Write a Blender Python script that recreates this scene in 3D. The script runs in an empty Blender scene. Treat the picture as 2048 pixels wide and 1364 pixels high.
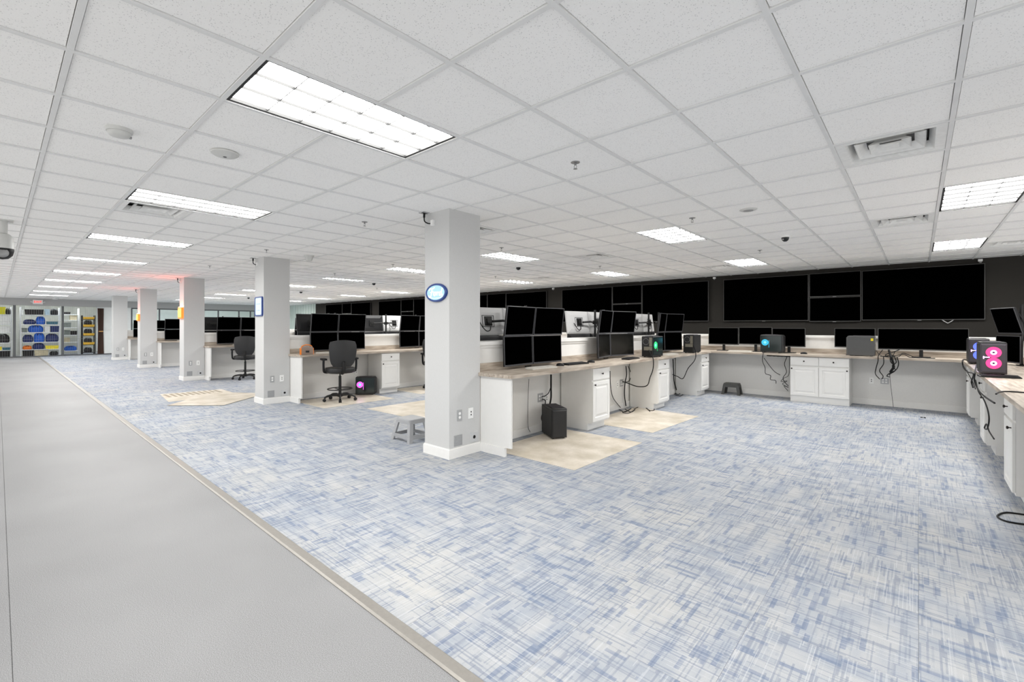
import bpy, math, random
from mathutils import Vector, Matrix, Euler
random.seed(7)
PI = math.pi
SC = bpy.context.scene
COL = SC.collection
# ------------------------------------------------------------------ camera
cam_d = bpy.data.cameras.new('camera')
cam = bpy.data.objects.new('camera', cam_d)
COL.objects.link(cam)
cam.location = (0, 0, 1.434)
cam.rotation_euler = (PI / 2, 0, math.radians(41.6276))
cam_d.sensor_width = 36
cam_d.lens = 36 * 915.0 / 2048
cam_d.shift_y = -30.5 / 2048
cam_d.clip_end = 200
SC.camera = cam
# ------------------------------------------------------------------ world, exposure
LIGHT_L = 28.0          # radiance of the ceiling troffers
WORLD_S = 1.55          # overcast daylight through window openings added for light in the two unseen walls
EXPOSURE = 0.18
SC.view_settings.view_transform = 'Standard'
SC.view_settings.look = 'None'
SC.view_settings.gamma = 1
SC.view_settings.use_curve_mapping = False
SC.view_settings.exposure = EXPOSURE
SC.cycles.diffuse_bounces = 8
SC.cycles.max_bounces = 12
wd = bpy.data.worlds.new('overcast')
SC.world = wd
wd.use_nodes = True
wd.node_tree.nodes['Background'].inputs[0].default_value = (1, .995, .985, 1)
wd.node_tree.nodes['Background'].inputs[1].default_value = WORLD_S
# ------------------------------------------------------------------ measures
H = 2.695              # ceiling
T = .6096              # ceiling module
OX, OY = .25265, .36132
YB = 12.2              # dark screen wall
XF = -30.4             # far wall
XR = 6.6               # wall behind the camera, right
YF = -2.4              # wall along the walkway
def tx(i): return T * (i + OX)
def ty(j): return T * (j + OY)

# ------------------------------------------------------------------ materials
def lin(c):
    def f(v):
        v /= 255
        return v / 12.92 if v <= .04045 else ((v + .055) / 1.055) ** 2.4
    return tuple(f(v) for v in c[:3]) + (1,)
MATS = {}
def mat(name, rgb, rough=.5, spec=.4, metal=0, emit=None, es=0, grain=0, gscale=60, stretch=None, bump=0, coat=0):
    if name in MATS: return MATS[name]
    m = bpy.data.materials.new(name); m.use_nodes = True
    nt = m.node_tree; b = nt.nodes['Principled BSDF']
    b.inputs['Base Color'].default_value = lin(rgb)
    b.inputs['Roughness'].default_value = rough
    b.inputs['Specular IOR Level'].default_value = spec
    b.inputs['Metallic'].default_value = metal
    if coat: b.inputs['Coat Weight'].default_value = coat
    if emit:
        b.inputs['Emission Color'].default_value = lin(emit)
        b.inputs['Emission Strength'].default_value = es
    if grain or bump:
        g = nt.nodes.new('ShaderNodeNewGeometry')
        n = nt.nodes.new('ShaderNodeTexNoise'); n.inputs['Scale'].default_value = gscale; n.inputs['Detail'].default_value = 3
        if stretch:
            mp = nt.nodes.new('ShaderNodeMapping'); mp.inputs['Scale'].default_value = stretch
            nt.links.new(g.outputs['Position'], mp.inputs['Vector']); nt.links.new(mp.outputs[0], n.inputs['Vector'])
        else:
            nt.links.new(g.outputs['Position'], n.inputs['Vector'])
        if grain:
            mr = nt.nodes.new('ShaderNodeMapRange')
            mr.inputs['From Min'].default_value = .3; mr.inputs['From Max'].default_value = .7
            mr.inputs['To Min'].default_value = 1 - grain; mr.inputs['To Max'].default_value = 1 + grain
            nt.links.new(n.outputs['Fac'], mr.inputs['Value'])
            mx = nt.nodes.new('ShaderNodeVectorMath'); mx.operation = 'SCALE'
            mx.inputs[0].default_value = lin(rgb)[:3]
            nt.links.new(mr.outputs[0], mx.inputs['Scale'])
            nt.links.new(mx.outputs[0], b.inputs['Base Color'])
        if bump:
            bp = nt.nodes.new('ShaderNodeBump'); bp.inputs['Strength'].default_value = bump; bp.inputs['Distance'].default_value = .003
            nt.links.new(n.outputs['Fac'], bp.inputs['Height']); nt.links.new(bp.outputs[0], b.inputs['Normal'])
    MATS[name] = m
    return m

class NT:
    """small node-building helper"""
    def __init__(s, m): s.nt = m.node_tree; s.b = s.nt.nodes['Principled BSDF']
    def n(s, t, **kw):
        o = s.nt.nodes.new(t)
        for k, v in kw.items(): setattr(o, k, v)
        return o
    def link(s, a, b): s.nt.links.new(a, b)
    def math(s, op, a, b=None, c=None):
        o = s.n('ShaderNodeMath', operation=op)
        for i, v in enumerate((a, b, c)):
            if v is None: continue
            if isinstance(v, (int, float)): o.inputs[i].default_value = v
            else: s.link(v, o.inputs[i])
        return o.outputs[0]
    def mix(s, f, a, b):
        o = s.n('ShaderNodeMix', data_type='RGBA')
        for i, v in ((0, f), (6, a), (7, b)):
            if isinstance(v, (int, float)): o.inputs[i].default_value = v
            elif isinstance(v, tuple): o.inputs[i].default_value = v
            else: s.link(v, o.inputs[i])
        return o.outputs[2]
    def noise(s, vec, scale, detail=2):
        o = s.n('ShaderNodeTexNoise'); o.inputs['Scale'].default_value = scale; o.inputs['Detail'].default_value = detail
        s.link(vec, o.inputs['Vector']); return o.outputs['Fac']
    def comb(s, x, y, z=0.0):
        o = s.n('ShaderNodeCombineXYZ')
        for i, v in enumerate((x, y, z)):
            if isinstance(v, (int, float)): o.inputs[i].default_value = v
            else: s.link(v, o.inputs[i])
        return o.outputs[0]
    def white(s, vec):
        o = s.n('ShaderNodeTexWhiteNoise', noise_dimensions='3D'); s.link(vec, o.inputs['Vector']); return o.outputs['Value']
    def step(s, v, lo, hi):
        o = s.n('ShaderNodeMapRange'); o.inputs['From Min'].default_value = lo; o.inputs['From Max'].default_value = hi
        s.link(v, o.inputs['Value']); return o.outputs[0]

def carpet_mat():
    m = mat('carpet', (190, 198, 208), .95, .1); k = NT(m)
    g = k.n('ShaderNodeNewGeometry'); sp = k.n('ShaderNodeSeparateXYZ'); k.link(g.outputs['Position'], sp.inputs[0])
    X, Y = sp.outputs[0], sp.outputs[1]
    tS = .6096
    ix = k.math('FLOOR', k.math('DIVIDE', X, tS)); iy = k.math('FLOOR', k.math('DIVIDE', Y, tS))
    par = k.math('MODULO', k.math('ABSOLUTE', k.math('ADD', ix, iy)), 2)       # quarter-turned tiles
    def swap(a, b): return k.math('ADD', k.math('MULTIPLY', a, k.math('SUBTRACT', 1, par)), k.math('MULTIPLY', b, par))
    U, V = swap(X, Y), swap(Y, X)
    tid = k.math('ADD', k.math('MULTIPLY', ix, 7.31), k.math('MULTIPLY', iy, 3.77))
    # long dashes in both directions: cells with a random value, the cell rows shifted at random
    def dashes(a, b, la, lb, seed):
        row = k.math('FLOOR', k.math('DIVIDE', b, lb))
        sh = k.white(k.comb(row, tid, seed))
        c = k.math('FLOOR', k.math('ADD', k.math('DIVIDE', a, la), k.math('MULTIPLY', sh, 7)))
        return k.white(k.comb(c, row, seed + 3.3))
    d1 = dashes(U, V, .10, .022, 1.0)
    d2 = dashes(V, U, .17, .0085, 5.0)
    d3 = dashes(U, V, .22, .0065, 9.0)
    blot = k.noise(k.comb(k.math('MULTIPLY', U, 3.0), k.math('MULTIPLY', V, 9.0), tid), 1.0, 2)
    cloud = k.noise(g.outputs['Position'], 1.1, 2)
    base = k.mix(k.step(blot, .38, .66), lin((184, 185, 186)), lin((160, 166, 175)))
    base = k.mix(k.math('MULTIPLY', k.step(cloud, .5, .72), .5), base, lin((200, 196, 186)))
    lo = k.math('MULTIPLY', k.step(blot, .30, .70), .14)
    f1 = k.math('MULTIPLY', k.step(k.math('ADD', d1, lo), .935, .99), .48)
    f2 = k.math('MULTIPLY', k.step(k.math('ADD', d2, lo), .80, .93), .46)
    f3 = k.math('MULTIPLY', k.step(k.math('ADD', d3, lo), .80, .93), .40)
    c = k.mix(f2, base, lin((116, 126, 144)))
    c = k.mix(f3, c, lin((118, 128, 145)))
    c = k.mix(f1, c, lin((92, 112, 144)))
    # cut-pile grain and light rib lines
    rib = dashes(V, U, .3, .0042, 13.0)
    c = k.mix(k.math('MULTIPLY', k.step(rib, .82, .94), .34), c, lin((216, 217, 218)))
    gr = k.noise(g.outputs['Position'], 420, 2)
    c = k.mix(k.math('MULTIPLY', k.step(gr, .62, .42), .30), c, lin((122, 130, 146)))
    k.link(c, k.b.inputs['Base Color'])
    bp = k.n('ShaderNodeBump'); bp.inputs['Strength'].default_value = .25; bp.inputs['Distance'].default_value = .002
    k.link(gr, bp.inputs['Height']); k.link(bp.outputs[0], k.b.inputs['Normal'])
    return m

def ceiling_mat():
    m = mat('acoustic_tile', (236, 236, 236), .95, .1); k = NT(m)
    g = k.n('ShaderNodeNewGeometry')
    v = k.n('ShaderNodeTexVoronoi'); v.inputs['Scale'].default_value = 105
    k.link(g.outputs['Position'], v.inputs['Vector'])
    pick = k.white(v.outputs['Position'])
    dot = k.math('MULTIPLY', k.step(v.outputs['Distance'], .30, .16), k.step(pick, .40, .46))
    n2 = k.noise(g.outputs['Position'], 330, 2)
    f = k.math('MAXIMUM', k.math('MULTIPLY', dot, .58), k.math('MULTIPLY', k.step(n2, .62, .72), .30))
    c = k.mix(f, lin((250, 249, 247)), lin((168, 168, 167)))
    k.link(c, k.b.inputs['Base Color'])
    return m

def walk_mat():
    m = mat('rubber_walkway', (148, 147, 145), .55, .3); k = NT(m)
    g = k.n('ShaderNodeNewGeometry')
    n1 = k.noise(g.outputs['Position'], 300, 2); n2 = k.noise(g.outputs['Position'], .9, 3)
    c = k.mix(k.step(n1, .36, .64), lin((114, 114, 115)), lin((160, 160, 161)))
    c = k.mix(k.math('MULTIPLY', k.step(n2, .4, .7), .25), c, lin((168, 168, 169)))
    w = k.n('ShaderNodeTexVoronoi'); w.inputs['Scale'].default_value = 3.2; k.link(g.outputs['Position'], w.inputs['Vector'])
    sc = k.math('MULTIPLY', k.step(w.outputs['Distance'], .035, .02), k.step(k.white(w.outputs['Position']), .75, .8))
    c = k.mix(sc, c, lin((232, 231, 228)))
    k.link(c, k.b.inputs['Base Color'])
    return m

def wood_mat():
    m = mat('grey_wood_laminate', (150, 138, 124), .42, .4); k = NT(m)
    g = k.n('ShaderNodeNewGeometry'); sp = k.n('ShaderNodeSeparateXYZ'); k.link(g.outputs['Position'], sp.inputs[0])
    v = k.comb(k.math('MULTIPLY', sp.outputs[0], 14), k.math('MULTIPLY', sp.outputs[1], 1.6), k.math('MULTIPLY', sp.outputs[2], 14))
    n1 = k.noise(v, 2.2, 5)
    c = k.mix(k.step(n1, .3, .7), lin((146, 132, 118)), lin((206, 195, 181)))
    k.link(c, k.b.inputs['Base Color'])
    return m
def wood2_mat():
    m = mat('grey_wood_laminate_cross', (150, 138, 124), .42, .4); k = NT(m)
    g = k.n('ShaderNodeNewGeometry'); sp = k.n('ShaderNodeSeparateXYZ'); k.link(g.outputs['Position'], sp.inputs[0])
    v = k.comb(k.math('MULTIPLY', sp.outputs[0], 1.6), k.math('MULTIPLY', sp.outputs[1], 14), k.math('MULTIPLY', sp.outputs[2], 14))
    n1 = k.noise(v, 2.2, 5)
    c = k.mix(k.step(n1, .3, .7), lin((146, 132, 118)), lin((206, 195, 181)))
    k.link(c, k.b.inputs['Base Color'])
    return m
def mat_beige():
    m = mat('beige_mat', (222, 212, 196), .35, .4); k = NT(m)
    g = k.n('ShaderNodeNewGeometry')
    n1 = k.noise(g.outputs['Position'], 3.5, 5); n2 = k.noise(g.outputs['Position'], 40, 2)
    c = k.mix(k.step(n1, .36, .66), lin((200, 190, 172)), lin((232, 223, 210)))
    c = k.mix(k.math('MULTIPLY', k.step(n2, .5, .7), .2), c, lin((180, 170, 152)))
    k.link(c, k.b.inputs['Base Color'])
    return m

M_CARPET, M_CEIL, M_WALK = carpet_mat(), ceiling_mat(), walk_mat()
M_WOOD, M_WOOD2, M_MAT = wood_mat(), wood2_mat(), mat_beige()
M_GRID = mat('grid_white', (228, 228, 227), .5, .3, grain=.03, gscale=8)
M_COLUMN = mat('column_paint', (201, 201, 200), .7, .25, grain=.02, gscale=90, bump=.05)
M_KNEE = mat('grey_wall_paint', (226, 225, 222), .75, .2, grain=.02, gscale=90)
M_WHITE = mat('white_paint', (236, 235, 232), .4, .4, grain=.012, gscale=20)
M_CAB = mat('cabinet_white', (230, 229, 226), .35, .4, grain=.01, gscale=15)
M_DARK = mat('charcoal_wall', (54, 52, 49), .9, .15, grain=.08, gscale=120)
M_PALE = mat('pale_green_panel', (205, 216, 210), .6, .3, grain=.03, gscale=10)
M_SCREEN = mat('dark_screen', (1, 1, 1), .6, .0, grain=.01)
M_BEZEL = mat('black_plastic', (24, 24, 26), .45, .35, grain=.05, gscale=200)
M_EDGE = mat('dark_grey_plastic', (70, 70, 73), .4, .4, grain=.05, gscale=200)
M_TVFR = mat('screen_frame', (64, 63, 62), .35, .5, grain=.04, gscale=150)
M_BACKW = mat('pale_monitor_back', (205, 205, 205), .45, .4, grain=.03, gscale=90)
M_STEEL = mat('satin_steel', (150, 150, 150), .35, .5, metal=.8, grain=.03)
M_BLACK = mat('black_metal', (22, 22, 22), .45, .4, grain=.05, gscale=90)
M_CABLE = mat('black_cable', (18, 18, 19), .6, .3, grain=.05)
M_KNOB = mat('dark_bronze', (34, 28, 24), .35, .5, metal=.6, grain=.03)
M_LEATHER = mat('black_leather', (34, 34, 35), .42, .45, grain=.08, gscale=160, bump=.2)
M_SHELL = mat('chair_shell', (48, 48, 49), .55, .35, grain=.06, gscale=120, bump=.1)
M_STOOL = mat('grey_plastic', (160, 161, 163), .45, .4, grain=.03, gscale=60)
M_STOOLD = mat('dark_grey_stool', (78, 78, 76), .6, .3, grain=.06, gscale=80)
M_PLATE = mat('steel_plate', (172, 173, 174), .4, .4, metal=.3, grain=.03)
M_OUTW = mat('white_plastic', (240, 240, 238), .4, .4, grain=.01)
M_FIX = mat('shaded_white_plastic', (206, 206, 203), .45, .4, grain=.02)  # white plastic greyed in place of the shading it loses in flat light
M_RIMSHADE = mat('troffer_shadow_gap', (40, 40, 40), .6, .3, grain=.05)  # darkened to draw the shadow gap round each diffuser
M_LOUV = mat('louver_white', (150, 150, 150), .4, .4, grain=.02)
M_LIGHT = mat('light_diffuser', (250, 250, 248), .5, .2, emit=(254, 253, 250), es=LIGHT_L)
M_GLASS = mat('smoked_glass', (20, 24, 26), .12, .5, grain=.04)
M_TRIM = mat('aluminium_trim', (150, 146, 140), .4, .5, metal=.4, grain=.04)
M_FARPOST = mat('dark_post', (96, 98, 100), .5, .4, grain=.04)
M_HEADER = mat('header_grey', (178, 178, 177), .7, .2, grain=.02)

# ------------------------------------------------------------------ mesh helpers
class MB:
    def __init__(s): s.v = []; s.f = []
    def add(s, vs, fs):
        o = len(s.v); s.v += [tuple(p) for p in vs]; s.f += [tuple(i + o for i in f) for f in fs]; return s
    def box(s, x0, x1, y0, y1, z0, z1, M=None):
        vs = [Vector((x, y, z)) for z in (z0, z1) for y in (y0, y1) for x in (x0, x1)]
        if M: vs = [M @ v for v in vs]
        return s.add(vs, [(0, 2, 3, 1), (4, 5, 7, 6), (0, 1, 5, 4), (1, 3, 7, 5), (3, 2, 6, 7), (2, 0, 4, 6)])
    def loft(s, rings, cap=True):
        n = len(rings[0]); vs = [p for r in rings for p in r]; fs = []
        for k in range(len(rings) - 1):
            for i in range(n):
                j = (i + 1) % n
                fs.append((k * n + i, k * n + j, (k + 1) * n + j, (k + 1) * n + i))
        if cap:
            fs.append(tuple(reversed(range(n)))); fs.append(tuple((len(rings) - 1) * n + i for i in range(n)))
        return s.add(vs, fs)
    def lathe(s, prof, n=16, c=(0, 0, 0), M=None):
        rings = []
        for r, z in prof:
            ring = [Vector((c[0] + r * math.cos(2 * PI * i / n), c[1] + r * math.sin(2 * PI * i / n), c[2] + z)) for i in range(n)]
            if M: ring = [M @ p for p in ring]
            rings.append(ring)
        return s.loft(rings)
    def tube(s, pts, r, n=6, closed=False):
        pts = [Vector(p) for p in pts]; rings = []
        up = Vector((0, 0, 1)); L = len(pts); prev = None
        for i, p in enumerate(pts):
            a = pts[(i - 1) % L] if (i > 0 or closed) else p
            b = pts[(i + 1) % L] if (i < L - 1 or closed) else p
            t = (b - a).normalized() if (b - a).length > 1e-9 else Vector((0, 0, 1))
            u = prev if prev is not None else (t.cross(up) if abs(t.z) < .95 else t.cross(Vector((1, 0, 0))))
            u = (u - t * u.dot(t))
            u = u.normalized() if u.length > 1e-6 else t.orthogonal().normalized()
            prev = u; w = t.cross(u)
            rr = r[i] if isinstance(r, (list, tuple)) else r
            rings.append([p + u * rr * math.cos(2 * PI * k / n) + w * rr * math.sin(2 * PI * k / n) for k in range(n)])
        if closed: rings.append(rings[0])
        return s.loft(rings, not closed)
    def prism(s, poly, z0, z1, M=None):
        a = [Vector((x, y, z0)) for x, y in poly]; b = [Vector((x, y, z1)) for x, y in poly]
        if M: a = [M @ p for p in a]; b = [M @ p for p in b]
        return s.loft([a, b])
    def mesh(s, name, m, smooth=False):
        me = bpy.data.meshes.new(name); me.from_pydata(s.v, [], s.f); me.update()
        import bmesh
        bm = bmesh.new(); bm.from_mesh(me); bmesh.ops.recalc_face_normals(bm, faces=bm.faces); bm.to_mesh(me); bm.free()
        me.materials.append(m)
        if smooth:
            for p in me.polygons: p.use_smooth = True
            try: me.set_sharp_from_angle(angle=math.radians(40))
            except Exception: pass
        return me
    def build(s, name, m, parent=None, smooth=False):
        return link(name, s.mesh(name, m, smooth), parent)
def link(name, me, parent=None):
    o = bpy.data.objects.new(name, me); COL.objects.link(o)
    if parent is not None: o.parent = parent
    return o
def tag(o, label=None, cat=None, group=None, kind=None):
    if label: o['label'] = label
    if cat: o['category'] = cat
    if group: o['group'] = group
    if kind: o['kind'] = kind
    return o
def thing(name, label, cat, loc=(0, 0, 0), rz=0, group=None):
    o = bpy.data.objects.new(name, None); COL.objects.link(o)
    o.empty_display_size = .1
    o.location = loc; o.rotation_euler = (0, 0, rz)
    return tag(o, label, cat, group)
def struct(name, mb, m, parent=None, label=None, smooth=False):
    o = mb.build(name, m, parent, smooth)
    if parent is None: o['kind'] = 'structure'
    if label: o['label'] = label
    return o
def Rz(a): return Matrix.Rotation(a, 4, 'Z')
def smooth_pts(pts, n=5):
    """Catmull-Rom through the given points"""
    P = [Vector(p) for p in pts]
    if len(P) < 3: return P
    P = [P[0] * 2 - P[1]] + P + [P[-1] * 2 - P[-2]]; out = []
    for i in range(1, len(P) - 2):
        a, b, c, d = P[i - 1:i + 3]
        for k in range(n):
            t = k / n
            out.append(.5 * ((2 * b) + (c - a) * t + (2 * a - 5 * b + 4 * c - d) * t * t + (3 * b - a - 3 * c + d) * t ** 3))
    out.append(P[-2]); return out
def rrect(w, h, r, n=4):
    pts = []
    for cx, cy, a0 in ((w / 2 - r, h / 2 - r, 0), (-w / 2 + r, h / 2 - r, PI / 2), (-w / 2 + r, -h / 2 + r, PI), (w / 2 - r, -h / 2 + r, 1.5 * PI)):
        for i in range(n + 1):
            a = a0 + PI / 2 * i / n
            pts.append((cx + r * math.cos(a), cy + r * math.sin(a)))
    return pts
ORD = ['first', 'second', 'third', 'fourth', 'fifth', 'sixth', 'seventh', 'eighth', 'ninth', 'tenth', 'eleventh', 'twelfth']

# ================================================================== SETTING
YW0, YW1 = 1.235, 1.30
floor = struct('floor', MB().box(XF - 4, XR, YW1, YB + .2, -.1, -.006), M_CARPET, label='blue and pale grey patterned carpet tile floor')
struct('floor_walkway', MB().box(XF - 4, XR, YF, .040, -.1, 0).box(XF - 4, XR, .0435, YW0, -.1, 0).box(XF - 4, XR, .03, .06, -.11, -.004), M_WALK, label='speckled grey rubber walkway')
struct('trim_1', MB().prism([(YW0, -.05), (YW0, .004), (YW0 + .012, .009), (YW1 - .006, .009), (YW1 + .004, .001), (YW1 + .004, -.05)], XF, XR,
       Matrix(((0, 0, 1, 0), (1, 0, 0, 0), (0, 1, 0, 0), (0, 0, 0, 1)))), M_TRIM, label='narrow metal strip between walkway and carpet')
# walkway mat seam at the camera's left
# --- ceiling
ceiling = struct('ceiling', MB().box(XF - 4, XR, YF, YB + .2, H + .16, H + .22), M_HEADER, label='suspended white tile ceiling')
LIGHT_COLS = [5, 0, -5, -10, -15, -20, -25, -30, -35, -40, -45]
LIGHT_ROWS = [1, 9, 15]
lights = [(i, j) for j in LIGHT_ROWS for i in LIGHT_COLS]
VENTS = [(-1, 6), (-1, 11), (-11, 1), (-8, 11), (-8, 6), (-13, 15), (-18, 11), (-28, 11), (-6, 16), (1, 16)]
skip = set(VENTS)
for i, j in lights: skip |= {(i, j), (i, j + 1)}
sn, cs = math.sin(math.radians(41.6276)), math.cos(math.radians(41.6276))
def seen(x, y, z, m=60):
    d = -sn * x + cs * y
    if d < .3: return None
    u = 1024 + 915 * (cs * x + sn * y) / d; v = 651.5 - 915 * (z - 1.434) / d
    return d if -m < u < 2048 + m and -m < v < 1364 + m else None
# carpet tiles, quarter-turned, butted with a hairline seam
TC, GC = .6096, .0005
ct = MB().box(GC, TC - GC, GC, TC - GC, -.006, 0).mesh('carpet_tile', M_CARPET)
tl = []
for i in range(-57, 11):
    for j in range(2, 21):
        x0, x1, y0, y1 = max(i * TC, XF - 4), min((i + 1) * TC, XR), max(j * TC, YW1), min((j + 1) * TC, YB + .2)
        if x1 - x0 < .01 or y1 - y0 < .01: continue
        d = seen((x0 + x1) / 2, (y0 + y1) / 2, 0, 150)
        tl.append((d if d else 1e9, x0, x1, y0, y1))
tl.sort(); field = MB()
for k, (d, x0, x1, y0, y1) in enumerate(tl):
    if k < 300 and d < 1e8:
        if x1 - x0 > TC - .001 and y1 - y0 > TC - .001: o = link('carpet_tile', ct, floor); o.location = (x0, y0, 0)
        else: MB().box(x0 + GC, x1 - GC, y0 + GC, y1 - GC, -.006, 0).build('carpet_tile', M_CARPET, floor)
    else: field.box(x0 + GC, x1 - GC, y0 + GC, y1 - GC, -.006, 0)
tag(field.build('carpet_tile_field', M_CARPET, floor), kind='stuff')
G = .0155
full = MB().box(G, T - G, G, T - G, 0, .014).mesh('ceiling_tile', M_CEIL)
cells = []
for i in range(-51, 11):
    for j in range(-6, 20):
        if (i, j) in skip: continue
        x0, x1, y0, y1 = max(tx(i), XF), min(tx(i + 1), XR), max(ty(j), YF), min(ty(j + 1), YB)
        if x1 - x0 < .06 or y1 - y0 < .06: continue
        cx, cy = (x0 + x1) / 2, (y0 + y1) / 2
        d = seen(cx, cy, H, 120)
        cells.append((d if d else 1e9, i, j, x0, x1, y0, y1))
cells.sort()
rest = MB()
for k, (d, i, j, x0, x1, y0, y1) in enumerate(cells):
    whole = x1 - x0 > T - .001 and y1 - y0 > T - .001
    if k < 300:
        if whole: o = link('ceiling_tile', full, ceiling); o.location = (x0, y0, H)
        else: MB().box(x0 + G, x1 - G, y0 + G, y1 - G, H, H + .014).build('ceiling_tile', M_CEIL, ceiling)
    else: rest.box(x0 + G, x1 - G, y0 + G, y1 - G, H, H + .014)
tag(rest.build('ceiling_tile_field', M_CEIL, ceiling), kind='stuff')
BW = .0125
for i in range(-50, 11):
    x = tx(i)
    if XF < x < XR: MB().box(x - BW, x + BW, YF, YB, H - .008, H + .03).build('grid_bar', M_GRID, ceiling)
for j in range(-5, 20):
    y = ty(j)
    if not YF < y < YB: continue
    cut = []
    if j - 1 in LIGHT_ROWS: cut = sorted((tx(i), tx(i + 1)) for i in LIGHT_COLS)
    a = XF
    for c0, c1 in cut + [(XR, XR)]:
        MB().box(a, c0, y - BW, y + BW, H - .0075, H + .03).build('grid_bar', M_GRID, ceiling); a = c1

# --- outer walls
wb = struct('wall_back', MB().box(-26.0, XR, YB, YB + .15, 0, H + .16), M_DARK, label='dark charcoal wall carrying the large screens')
pale = MB().box(XF - 4, -26.0, YB, YB + .15, 0, H + .16)
for k in range(24): pale.box(XF - 4 + .35 * k, XF - 4 + .35 * k + .16, YB - .03, YB, 0, H)
struct('wall_back_panel', pale, M_PALE, label='pale green ribbed wall at the far corner')
wr = MB().box(XR, XR + .15, YF - .15, YB + .15, 0, .25).box(XR, XR + .15, YF - .15, YB + .15, 2.5, H + .22)
for k in range(6): wr.box(XR, XR + .15, YF - .15 + k * 2.9, YF + .1 + k * 2.9, .25, 2.5)
struct('wall_right', wr, M_WHITE)  # out of view; its openings are added to let daylight in
wf = MB().box(XF - 4, XR, YF - .15, YF, 0, .25).box(XF - 4, XR, YF - .15, YF, 2.5, H + .22)
for k in range(15):
    x = XF - 4 + k * 2.9
    wf.box(x, x + .25, YF - .15, YF, .25, 2.5)
struct('wall_front', wf, M_WHITE)  # unseen wall, its row of openings added to brighten the ceiling

# --- columns
COLX = [-3.972, -9.11, -14.47, -19.94, -25.34]
CW, CY0, CY1 = .21, 3.22, 3.68
near = ['nearest', 'second', 'third', 'fourth', 'fifth']
for k, xc in enumerate([1.22] + COLX):
    c = struct('column', MB().box(xc - CW, xc + CW, CY0, CY1, 0, H + .01), M_COLUMN)
    c['label'] = 'grey square column ' + ('outside the picture beside the end desk' if k == 0 else ['with the blue oval sign', 'with the tall lit rectangular sign', 'with the larger orange sign', 'with the small orange sign', 'furthest down the walkway'][k - 1])
    b = .014
    MB().prism([(xc - CW - b, CY0 - b), (xc + CW + b, CY0 - b), (xc + CW + b, CY1), (xc - CW - b, CY1)], 0, .098).build('baseboard', M_WHITE, c)
    MB().prism([(xc - CW - b * .5, CY0 - b * .5), (xc + CW + b * .5, CY0 - b * .5), (xc + CW + b * .5, CY1), (xc - CW - b * .5, CY1)], .098, .108).build('baseboard_lip', M_WHITE, c)

# --- half-height partitions
PT = .115
YK = 10.55
def partition_run(xc, label):
    p = struct('partition', MB().box(xc - PT, xc + PT, CY1, YK + .23, 0, 1.205), M_KNEE, label=label)
    for s in (-1, 1):
        f = xc + s * PT
        a, b2 = sorted((f, f + s * .006))
        MB().box(a, b2, CY1, YK, .86, 1.175).build('upper_panel', M_WHITE, p)
        a, b2 = sorted((f, f + s * .014))
        MB().box(a, b2, CY1, YK, 0, .1).build('baseboard', M_WHITE, p)
        a, b2 = sorted((f, f + s * .022))
        MB().box(a, b2, CY1, YK, 1.175, 1.205).build('ledge_moulding', M_WHITE, p)
    MB().box(xc - PT - .04, xc + PT + .04, CY1, YK + .27, 1.205, 1.245).build('ledge', M_WHITE, p)
plab = ['half-height grey partition running back from the column beside the end desk', 'half-height partition behind the blue oval sign column', 'half-height partition behind the tall rectangular sign column',
        'half-height partition behind the larger orange sign column', 'half-height partition behind the small orange sign column', 'half-height partition behind the furthest column']
for xc, l in zip([1.22] + COLX, plab): partition_run(xc, l)
bounds = [XR] + [1.22] + COLX
bl = ['beside the end desk', 'of the open bay with the wide cabinet', 'of the bay behind the oval sign column', 'of the bay behind the rectangular sign column', 'of the bay behind the larger orange sign', 'of the bay behind the small orange sign']
for k in range(6):
    x1, x0 = bounds[k] - (PT if k else 0), bounds[k + 1] + PT
    p = struct('partition', MB().box(x0, x1, YK, YK + .23, 0, 1.205), M_KNEE, label='half-height rear partition ' + bl[k])
    MB().box(x0, x1, YK - .006, YK, .86, 1.175).build('upper_panel', M_WHITE, p)
    MB().box(x0, x1, YK - .014, YK, 0, .1).build('baseboard', M_WHITE, p)
    MB().box(x0, x1, YK - .022, YK, 1.175, 1.205).build('ledge_moulding', M_WHITE, p)
    MB().box(x0, x1, YK - .04, YK + .27, 1.205, 1.245).build('ledge', M_WHITE, p)

# ================================================================== CEILING FITTINGS
LR = T - .03; LL = 2 * T - .03
m_rim = MB()
w0 = .016
for x0, x1, y0, y1 in ((-LR / 2, LR / 2, -LL / 2, -LL / 2 + w0), (-LR / 2, LR / 2, LL / 2 - w0, LL / 2), (-LR / 2, -LR / 2 + w0, -LL / 2, LL / 2), (LR / 2 - w0, LR / 2, -LL / 2, LL / 2)):
    m_rim.box(x0, x1, y0, y1, -.002, .05)
m_rim = m_rim.mesh('rim', M_RIMSHADE)
m_house = MB().box(-LR / 2, LR / 2, -LL / 2, LL / 2, .05, .13).mesh('housing', M_LOUV)
m_diff = MB().add([(-LR / 2 + w0, -LL / 2 + w0, .016), (LR / 2 - w0, -LL / 2 + w0, .016), (LR / 2 - w0, LL / 2 - w0, .016), (-LR / 2 + w0, LL / 2 - w0, .016)], [(0, 1, 2, 3)]).mesh('diffuser', M_LIGHT)
M_LOUVD = mat('louver_edge', (52, 52, 52), .6, .2, grain=.02)
m_ll = MB().box(-.0022, .0022, -LL / 2 + w0, LL / 2 - w0, .001, .015).mesh('louver', M_LOUVD)
m_lc = MB().box(-LR / 2 + w0, LR / 2 - w0, -.002, .002, .001, .015).mesh('louver', M_LOUVD)
rown = {1: 'over the walkway edge', 9: 'over the middle of the bays', 15: 'in front of the screen wall'}
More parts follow.
